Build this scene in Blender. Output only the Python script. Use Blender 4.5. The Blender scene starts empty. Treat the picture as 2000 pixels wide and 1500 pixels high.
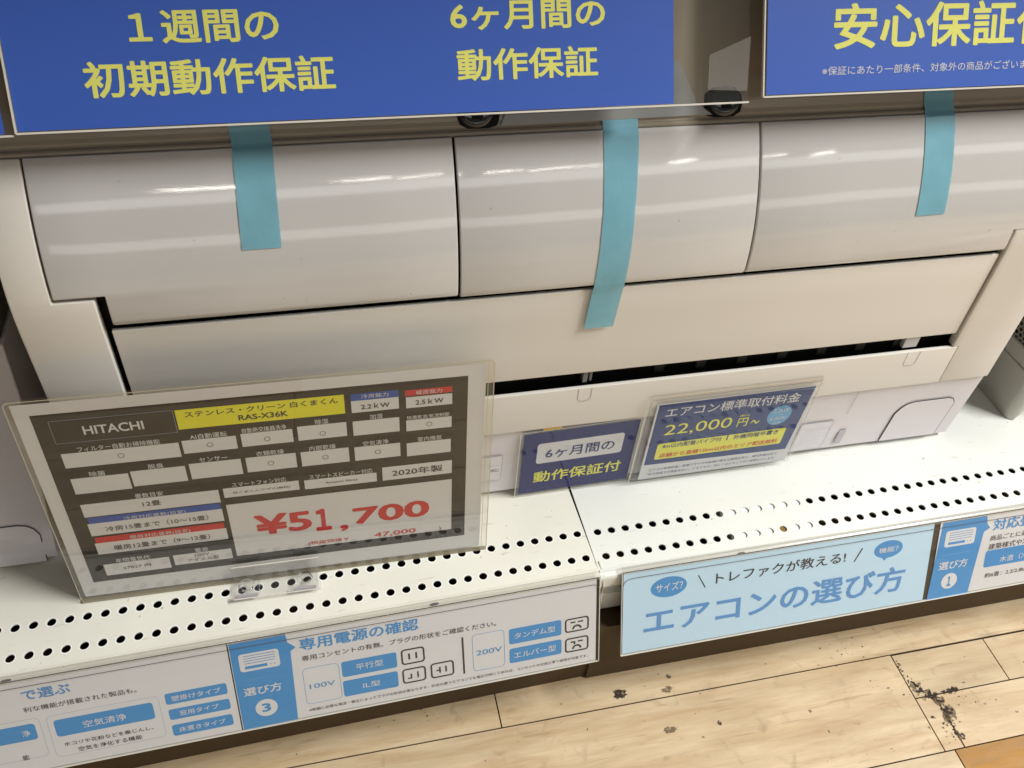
import bpy, bmesh, math, json, random
from mathutils import Vector, Matrix
random.seed(7)
S = bpy.context.scene
COL = S.collection

# ---------------------------------------------------------------- camera
cam_d = bpy.data.cameras.new('camera')
cam = bpy.data.objects.new('camera', cam_d); COL.objects.link(cam)
RX = (0.97414, -0.21626, 0.06541); RD = (-0.10469, -0.68858, -0.71756); RF = (0.20022, 0.69216, -0.69342)
CP = (0.24792, -0.40359, 0.60327)
cam.matrix_world = Matrix(((RX[0], -RD[0], -RF[0], CP[0]), (RX[1], -RD[1], -RF[1], CP[1]), (RX[2], -RD[2], -RF[2], CP[2]), (0, 0, 0, 1)))
cam_d.sensor_width = 36.0; cam_d.lens = 1708.2 * 36 / 2000
cam_d.clip_start = 0.02; cam_d.clip_end = 60
S.camera = cam

# ---------------------------------------------------------------- world, lamps, exposure
W = bpy.data.worlds.new('World'); S.world = W; W.use_nodes = True
W.node_tree.nodes['Background'].inputs[0].default_value = (1.0, 0.93, 0.82, 1)
W.node_tree.nodes['Background'].inputs[1].default_value = 0.022
def lamp(name, loc, target, sx, sy, power, col):
    d = bpy.data.lights.new(name, 'AREA'); d.shape = 'RECTANGLE'; d.size = sx; d.size_y = sy; d.energy = power; d.color = col
    o = bpy.data.objects.new(name, d); COL.objects.link(o)
    o.location = loc
    o.rotation_euler = (Vector(target) - Vector(loc)).to_track_quat('-Z', 'Y').to_euler()
    return o
lamp('ceiling_lamp', (2.30, -0.45, 2.30), (1.50, -0.40, 0), 1.7, 0.14, 162, (1.0, 0.998, 0.982))
lamp('ceiling_lamp', (1.40, -3.95, 2.30), (1.2, -1.0, 0), 8.0, 0.32, 17, (1.0, 0.99, 0.96))
lamp('showcase_lamp', (1.2, -4.2, 0.86), (0.9, 0, 0.5), 7.0, 0.36, 13, (1.0, 0.985, 0.95))
for tx, tl in ((-0.26, 0.42), (0.68, 0.60), (1.50, 0.80), (2.62, 0.45)):
    lamp('tube_lamp', (tx, -3.45, 2.32), (tx * 0.6, 0, 0.3), tl, 0.016, 1.5, (1.0, 0.96, 0.86))
S.view_settings.view_transform = 'Standard'; S.view_settings.look = 'None'
S.view_settings.exposure = 0.0; S.view_settings.gamma = 1.0
S.cycles.max_bounces = 10; S.cycles.transparent_max_bounces = 40; S.cycles.diffuse_bounces = 5; S.cycles.glossy_bounces = 5
S.cycles.use_denoising = True
S.cycles.sample_clamp_indirect = 6.0

# ---------------------------------------------------------------- materials
def lin(c):
    return tuple(((v / 255) / 12.92 if v / 255 <= 0.04045 else ((v / 255 + 0.055) / 1.055) ** 2.4) for v in c)
MATS = {}
def mat(name, rgb, rough=0.45, spec=0.5, var=0.0, vscale=30, bump=0.0, bscale=200, metal=0.0, coat=0.0, linear=False):
    if name in MATS: return MATS[name]
    m = bpy.data.materials.new(name); m.use_nodes = True
    nt = m.node_tree; b = nt.nodes['Principled BSDF']
    c = rgb if linear else lin(rgb)
    b.inputs['Base Color'].default_value = (*c, 1)
    b.inputs['Roughness'].default_value = rough
    b.inputs['Specular IOR Level'].default_value = spec
    b.inputs['Metallic'].default_value = metal
    b.inputs['Coat Weight'].default_value = coat
    tc = nt.nodes.new('ShaderNodeTexCoord')
    if var > 0:
        n = nt.nodes.new('ShaderNodeTexNoise'); n.inputs['Scale'].default_value = vscale; n.inputs['Detail'].default_value = 6
        nt.links.new(tc.outputs['Object'], n.inputs['Vector'])
        r = nt.nodes.new('ShaderNodeValToRGB')
        r.color_ramp.elements[0].position = 0.3; r.color_ramp.elements[1].position = 0.7
        r.color_ramp.elements[0].color = (*[v * (1 - var) for v in c], 1)
        r.color_ramp.elements[1].color = (*[min(1, v * (1 + var * 0.5)) for v in c], 1)
        nt.links.new(n.outputs['Fac'], r.inputs['Fac']); nt.links.new(r.outputs['Color'], b.inputs['Base Color'])
    if bump > 0:
        n2 = nt.nodes.new('ShaderNodeTexNoise'); n2.inputs['Scale'].default_value = bscale; n2.inputs['Detail'].default_value = 3
        nt.links.new(tc.outputs['Object'], n2.inputs['Vector'])
        bp = nt.nodes.new('ShaderNodeBump'); bp.inputs['Strength'].default_value = bump; bp.inputs['Distance'].default_value = 0.002
        nt.links.new(n2.outputs['Fac'], bp.inputs['Height']); nt.links.new(bp.outputs['Normal'], b.inputs['Normal'])
    MATS[name] = m
    return m

def wear(m, rgb, thr=0.70, scale=260, stretch=(1, 1, 1), amt=0.55, width=0.03):
    """fine specks and rub marks over a painted surface"""
    nt = m.node_tree; b = nt.nodes['Principled BSDF']; l = b.inputs['Base Color'].links
    tc = nt.nodes.new('ShaderNodeTexCoord'); mp = nt.nodes.new('ShaderNodeMapping'); mp.inputs['Scale'].default_value = stretch; mp.inputs['Rotation'].default_value = (0, 0, 0.4)
    n = nt.nodes.new('ShaderNodeTexNoise'); n.inputs['Scale'].default_value = scale; n.inputs['Detail'].default_value = 2
    nt.links.new(tc.outputs['Object'], mp.inputs['Vector']); nt.links.new(mp.outputs[0], n.inputs['Vector'])
    r = nt.nodes.new('ShaderNodeMapRange'); r.inputs['From Min'].default_value = thr; r.inputs['From Max'].default_value = thr + width; r.inputs['To Max'].default_value = amt
    nt.links.new(n.outputs['Fac'], r.inputs['Value'])
    x = nt.nodes.new('ShaderNodeMix'); x.data_type = 'RGBA'; nt.links.new(r.outputs['Result'], x.inputs[0])
    if l: nt.links.new(l[0].from_socket, x.inputs[6])
    else: x.inputs[6].default_value = b.inputs['Base Color'].default_value
    x.inputs[7].default_value = (*lin(rgb), 1); nt.links.new(x.outputs[2], b.inputs['Base Color'])

def clear(name, tint=(0.97, 0.97, 0.95), haze=0.03, f0=0.045, rough=0.03, hazecol=(0.8, 0.8, 0.76), wave=0.0, wscale=14):
    """thin clear plastic: transparent, with a Fresnel gloss and a faint milky haze"""
    if name in MATS: return MATS[name]
    m = bpy.data.materials.new(name); m.use_nodes = True
    nt = m.node_tree; nt.nodes.clear()
    out = nt.nodes.new('ShaderNodeOutputMaterial')
    tr = nt.nodes.new('ShaderNodeBsdfTransparent'); tr.inputs['Color'].default_value = (*tint, 1)
    df = nt.nodes.new('ShaderNodeBsdfDiffuse'); df.inputs['Color'].default_value = (*hazecol, 1)
    gl = nt.nodes.new('ShaderNodeBsdfGlossy'); gl.inputs['Roughness'].default_value = rough
    m1 = nt.nodes.new('ShaderNodeMixShader'); m1.inputs[0].default_value = haze
    m2 = nt.nodes.new('ShaderNodeMixShader')
    ge = nt.nodes.new('ShaderNodeNewGeometry')
    dt = nt.nodes.new('ShaderNodeVectorMath'); dt.operation = 'DOT_PRODUCT'
    nt.links.new(ge.outputs['Incoming'], dt.inputs[0]); nt.links.new(ge.outputs['Normal'], dt.inputs[1])
    def mth(op, a, b=None):
        n = nt.nodes.new('ShaderNodeMath'); n.operation = op
        if isinstance(a, (int, float)): n.inputs[0].default_value = a
        else: nt.links.new(a, n.inputs[0])
        if b is not None:
            if isinstance(b, (int, float)): n.inputs[1].default_value = b
            else: nt.links.new(b, n.inputs[1])
        return n.outputs[0]
    a = mth('ABSOLUTE', dt.outputs['Value']); s = mth('SUBTRACT', 1.0, a); p = mth('POWER', s, 5.0)
    f = mth('ADD', mth('MULTIPLY', p, 1 - f0), f0)
    nt.links.new(f, m2.inputs[0])
    nt.links.new(tr.outputs[0], m1.inputs[1]); nt.links.new(df.outputs[0], m1.inputs[2])
    nt.links.new(m1.outputs[0], m2.inputs[1]); nt.links.new(gl.outputs[0], m2.inputs[2])
    nt.links.new(m2.outputs[0], out.inputs['Surface'])
    if wave > 0:
        tc = nt.nodes.new('ShaderNodeTexCoord'); n2 = nt.nodes.new('ShaderNodeTexNoise'); n2.inputs['Scale'].default_value = wscale; n2.inputs['Detail'].default_value = 1.0
        nt.links.new(tc.outputs['Object'], n2.inputs['Vector'])
        bp = nt.nodes.new('ShaderNodeBump'); bp.inputs['Strength'].default_value = wave; bp.inputs['Distance'].default_value = 0.01
        nt.links.new(n2.outputs['Fac'], bp.inputs['Height']); nt.links.new(bp.outputs['Normal'], gl.inputs['Normal'])
    MATS[name] = m
    return m

PLASTIC = mat('white_plastic_gloss', (208, 206, 203), 0.075, 0.75, var=0.02, vscale=8)
PLASTIC_M = mat('white_plastic_satin', (224, 219, 210), 0.42, 0.4, var=0.02, vscale=8, bump=0.02, bscale=900)
BASE_M = mat('lavender_grey_plastic', (222, 216, 218), 0.30, 0.45, var=0.02, vscale=10)
BLACK = mat('black_cavity', (10, 9, 8), 0.6, 0.2)
SHADOWGAP = mat('dark_gap', (46, 42, 38), 0.8, 0.1)
HAIR = mat('hairline_gap', (120, 113, 104), 0.8, 0.1)
GREYTRIM = mat('grey_trim', (150, 152, 150), 0.3, 0.5)
LENS = mat('smoked_lens', (48, 52, 54), 0.12, 0.7)
TAPE = mat('teal_tape', (128, 188, 206), 0.38, 0.4, var=0.09, vscale=45, bump=0.22, bscale=70)
TAPE.node_tree.nodes['Principled BSDF'].inputs['Alpha'].default_value = 0.90
DECKL = mat('cream_steel_paint', (236, 234, 221), 0.38, 0.4, var=0.045, vscale=16, bump=0.02, bscale=300)
DECKR = mat('white_steel_paint', (234, 235, 228), 0.36, 0.4, var=0.03, vscale=14, bump=0.02, bscale=300)
for m_ in (DECKL, DECKR):
    wear(m_, (120, 112, 96), 0.735, 170, amt=0.6, width=0.03)
    wear(m_, (176, 170, 152), 0.66, 40, (1, 5, 1), 0.35, 0.10)
wear(PLASTIC, (150, 144, 134), 0.745, 150, amt=0.4, width=0.03)
RING = mat('bare_paint_ring', (249, 248, 242), 0.4, 0.4)
RAW = mat('worn_lip_metal', (205, 201, 186), 0.35, 0.5, var=0.12, vscale=70)
UNDER = mat('brown_underside', (58, 40, 28), 0.9, 0.1)
KICK_SHADE = mat('shade_brown_board', (78, 62, 41), 0.6, 0.3)  # dark brown that carries the shade under the label strips
CLEAR = clear('clear_sleeve', haze=0.012, f0=0.048, wave=0.012)
CLEARY = clear('yellowed_sleeve', tint=(0.965, 0.96, 0.935), haze=0.025, f0=0.06, hazecol=(0.78, 0.76, 0.71), wave=0.008, wscale=7)
CLEARW = clear('wavy_film', tint=(0.97, 0.97, 0.97), haze=0.02, f0=0.05, rough=0.02, wave=0.003, wscale=9)
CLEARH = clear('hard_clear_plastic', tint=(0.975, 0.975, 0.975), haze=0.012, f0=0.04, hazecol=(0.9, 0.9, 0.9))
EDGE = mat('sleeve_edge', (226, 222, 212), 0.3, 0.5)
EDGEY = mat('yellowed_edge', (190, 182, 160), 0.35, 0.5)
EDGED = mat('dark_sleeve_edge', (88, 84, 92), 0.35, 0.5)

INK = dict(paper=(222, 222, 226), ink=(52, 46, 46), black=(24, 19, 16), dark=(34, 30, 28), yellow=(236, 232, 40), blue=(44, 84, 176), red=(206, 40, 48),
           red2=(220, 70, 40), navy=(36, 46, 120), navy2=(12, 16, 104), slate=(48, 66, 124), yellow2=(238, 236, 96), sky=(106, 170, 220), lblue=(70, 148, 212),
           lblue2=(96, 150, 205), lblue3=(92, 152, 214), line=(130, 180, 225), line2=(150, 168, 190), signblue=(58, 104, 206), signyellow=(255, 254, 128), pale=(196, 226, 248), white=(236, 236, 236))
def ink(k, rough=0.5):
    return mat('print_' + {'ink': 'charcoal', 'lblue': 'sky_blue', 'lblue2': 'faded_blue', 'lblue3': 'heading_blue', 'line': 'pale_rule', 'line2': 'grey_rule', 'navy2': 'deep_navy', 'red2': 'orange_red', 'yellow2': 'soft_yellow'}.get(k, k), INK[k], rough, 0.35)

# ---------------------------------------------------------------- helpers
def link(o, parent=None):
    COL.objects.link(o)
    if parent: o.parent = parent
    return o
def mesh(name, verts, faces, mats, parent=None, fm=None, smooth=False, bevel=0, solid=0, seg=2):
    me = bpy.data.meshes.new(name); me.from_pydata([tuple(v) for v in verts], [], faces)
    for m in (mats if isinstance(mats, (list, tuple)) else [mats]): me.materials.append(m)
    if fm:
        for p, i in zip(me.polygons, fm): p.material_index = i
    if smooth:
        for p in me.polygons: p.use_smooth = True
    me.update()
    o = link(bpy.data.objects.new(name, me), parent)
    if solid:
        s = o.modifiers.new('solid', 'SOLIDIFY'); s.thickness = solid; s.offset = -1
    if bevel:
        b = o.modifiers.new('bevel', 'BEVEL'); b.width = bevel; b.segments = seg; b.limit_method = 'ANGLE'; b.angle_limit = math.radians(40)
    return o
def tag(o, label, cat, group=None):
    o['label'] = label; o['category'] = cat
    if group: o['group'] = group
    return o
def structure(o): o['kind'] = 'structure'; return o
def thing(name, label, cat, loc=(0, 0, 0), rot=(0, 0, 0), group=None):
    o = link(bpy.data.objects.new(name, None)); o.location = loc; o.rotation_euler = rot; o.empty_display_size = 0.02
    return tag(o, label, cat, group)
def boxv(x0, y0, z0, x1, y1, z1):
    v = [(x0, y0, z0), (x1, y0, z0), (x1, y1, z0), (x0, y1, z0), (x0, y0, z1), (x1, y0, z1), (x1, y1, z1), (x0, y1, z1)]
    f = [(0, 3, 2, 1), (4, 5, 6, 7), (0, 1, 5, 4), (1, 2, 6, 5), (2, 3, 7, 6), (3, 0, 4, 7)]
    return v, f
def box(name, a, b, m, parent=None, bevel=0):
    v, f = boxv(*a, *b)
    return mesh(name, v, f, m, parent, bevel=bevel)
def extrude_x(name, prof, x0, x1, m, parent=None, smooth=False, closed=False, bevel=0, solid=0, nx=1):
    """(y, z) outline run along x"""
    n = len(prof); v = []; f = []
    for i in range(nx + 1):
        x = x0 + (x1 - x0) * i / nx
        v += [(x, p[0], p[1]) for p in prof]
    for i in range(nx):
        for k in range(n - (0 if closed else 1)):
            a = i * n + k; b = i * n + (k + 1) % n
            f.append((a, a + n, b + n, b))
    if closed:
        f.append(tuple(range(n))); f.append(tuple(reversed(range(nx * n, nx * n + n))))
    return mesh(name, v, f, m, parent, smooth=smooth, bevel=bevel, solid=solid)
def tube(name, pts, r, m, parent=None, seg=8):
    v = []; f = []; pts = [Vector(p) for p in pts]
    for i, p in enumerate(pts):
        d = (pts[min(i + 1, len(pts) - 1)] - pts[max(i - 1, 0)]).normalized()
        a = d.orthogonal().normalized() if i == 0 else (ref - d * ref.dot(d)).normalized()
        ref = a; b = d.cross(a)
        for k in range(seg):
            t = 2 * math.pi * k / seg
            v.append(p + (a * math.cos(t) + b * math.sin(t)) * r)
    for i in range(len(pts) - 1):
        for k in range(seg):
            f.append((i * seg + k, i * seg + (k + 1) % seg, (i + 1) * seg + (k + 1) % seg, (i + 1) * seg + k))
    f.append(tuple(reversed(range(seg)))); f.append(tuple(range((len(pts) - 1) * seg, len(pts) * seg)))
    return mesh(name, v, f, m, parent, smooth=True)

TEXTCACHE = {}
def text_geo(s, weight):
    key = (s, weight)
    if key in TEXTCACHE: return TEXTCACHE[key]
    cu = bpy.data.curves.new('lettering', 'FONT'); cu.body = s; cu.size = 1.0; cu.resolution_u = 3; cu.offset = weight; cu.fill_mode = 'FRONT'
    o = bpy.data.objects.new('lettering', cu); COL.objects.link(o)
    bpy.context.view_layer.update()
    ev = o.evaluated_get(bpy.context.evaluated_depsgraph_get()); me = ev.to_mesh()
    v = [(p.co.x, p.co.y) for p in me.vertices]; f = [tuple(p.vertices) for p in me.polygons]
    ev.to_mesh_clear(); bpy.data.objects.remove(o); bpy.data.curves.remove(cu)
    TEXTCACHE[key] = (v, f)
    return v, f

class Print:
    """flat printed shapes on a sheet, in the sheet's own (u, v) metres; layers 0.06 mm apart"""
    def __init__(s): s.v = []; s.f = []; s.m = []; s.mats = []
    def mi(s, k):
        if k not in s.mats: s.mats.append(k)
        return s.mats.index(k)
    def poly(s, pts, k, h):
        a = 0
        for i in range(len(pts)):
            x0, y0 = pts[i]; x1, y1 = pts[(i + 1) % len(pts)]; a += x0 * y1 - x1 * y0
        if a < 0: pts = pts[::-1]
        n = len(s.v); s.v += [(p[0], p[1], h) for p in pts]; s.f.append(tuple(range(n, n + len(pts)))); s.m.append(s.mi(k))
    def rect(s, u0, v0, u1, v1, k, h): s.poly([(u0, v0), (u1, v0), (u1, v1), (u0, v1)], k, h)
    def rr(s, u0, v0, u1, v1, r, k, h):
        s.poly(rrpts(u0, v0, u1, v1, r), k, h)
    def ring(s, outer, inner, k, h):
        n = len(s.v); c = len(outer); s.v += [(p[0], p[1], h) for p in outer] + [(p[0], p[1], h) for p in inner]
        for i in range(c):
            j = (i + 1) % c; s.f.append((n + i, n + j, n + c + j, n + c + i)); s.m.append(s.mi(k))
    def text(s, t, u0, v0, u1, v1, k, h, w=0.0):
        v, f = text_geo(t, 0.0)
        if not v: return
        xs = [p[0] for p in v]; ys = [p[1] for p in v]; ax, bx, ay, by = min(xs), max(xs), min(ys), max(ys)
        sx = (u1 - u0) / max(1e-6, bx - ax); sy = (v1 - v0) / max(1e-6, by - ay)
        k8 = 8 if w >= 0.015 else (4 if w > 0 else 1)
        cs = [(0, 0)] if k8 == 1 else [(w * math.cos(2 * math.pi * (i + .5) / k8), w * math.sin(2 * math.pi * (i + .5) / k8)) for i in range(k8)]
        sx = (u1 - u0) / max(1e-6, bx - ax + 2 * w); sy = (v1 - v0) / max(1e-6, by - ay + 2 * w)
        for e, (dx, dy) in enumerate(cs):
            n = len(s.v); s.v += [(u0 + (p[0] - ax + w + dx) * sx, v0 + (p[1] - ay + w + dy) * sy, h + e * 0.000003) for p in v]
            for q in f: s.f.append(tuple(n + i for i in q)); s.m.append(s.mi(k))
    def build(s, name, parent, rough=0.5, gap=0.011):
        """one mesh per group of shapes lying close together"""
        if not s.f: return None
        groups = []                                        # [x0, y0, x1, y1, faces]
        for k, q in enumerate(s.f):
            xs = [s.v[i][0] for i in q]; ys = [s.v[i][1] for i in q]; b = [min(xs), min(ys), max(xs), max(ys), [k]]
            while True:
                hit = [g for g in groups if g[0] - gap < b[2] and b[0] - gap < g[2] and g[1] - gap < b[3] and b[1] - gap < g[3]]
                if not hit: break
                for g in hit:
                    groups.remove(g); b = [min(b[0], g[0]), min(b[1], g[1]), max(b[2], g[2]), max(b[3], g[3]), g[4] + b[4]]
            groups.append(b)
        o = None
        for g in groups:
            fs = sorted(g[4]); used = sorted({i for k in fs for i in s.f[k]}); mp = {a: n for n, a in enumerate(used)}; ms = sorted({s.m[k] for k in fs})
            o = mesh(name, [s.v[a] for a in used], [tuple(mp[i] for i in s.f[k]) for k in fs], [ink(s.mats[a], rough) for a in ms], parent, fm=[ms.index(s.m[k]) for k in fs])
        return o
def rrpts(u0, v0, u1, v1, r, n=5):
    r = min(r, (u1 - u0) / 2, (v1 - v0) / 2); P = []
    for cx, cy, a0 in ((u1 - r, v1 - r, 0), (u0 + r, v1 - r, 90), (u0 + r, v0 + r, 180), (u1 - r, v0 + r, 270)):
        for i in range(n + 1):
            a = math.radians(a0 + 90 * i / n); P.append((cx + r * math.cos(a), cy + r * math.sin(a)))
    return P
def ell(cu, cv, ru, rv, n=28): return [(cu + ru * math.cos(2 * math.pi * i / n), cv + rv * math.sin(2 * math.pi * i / n)) for i in range(n)]

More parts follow.
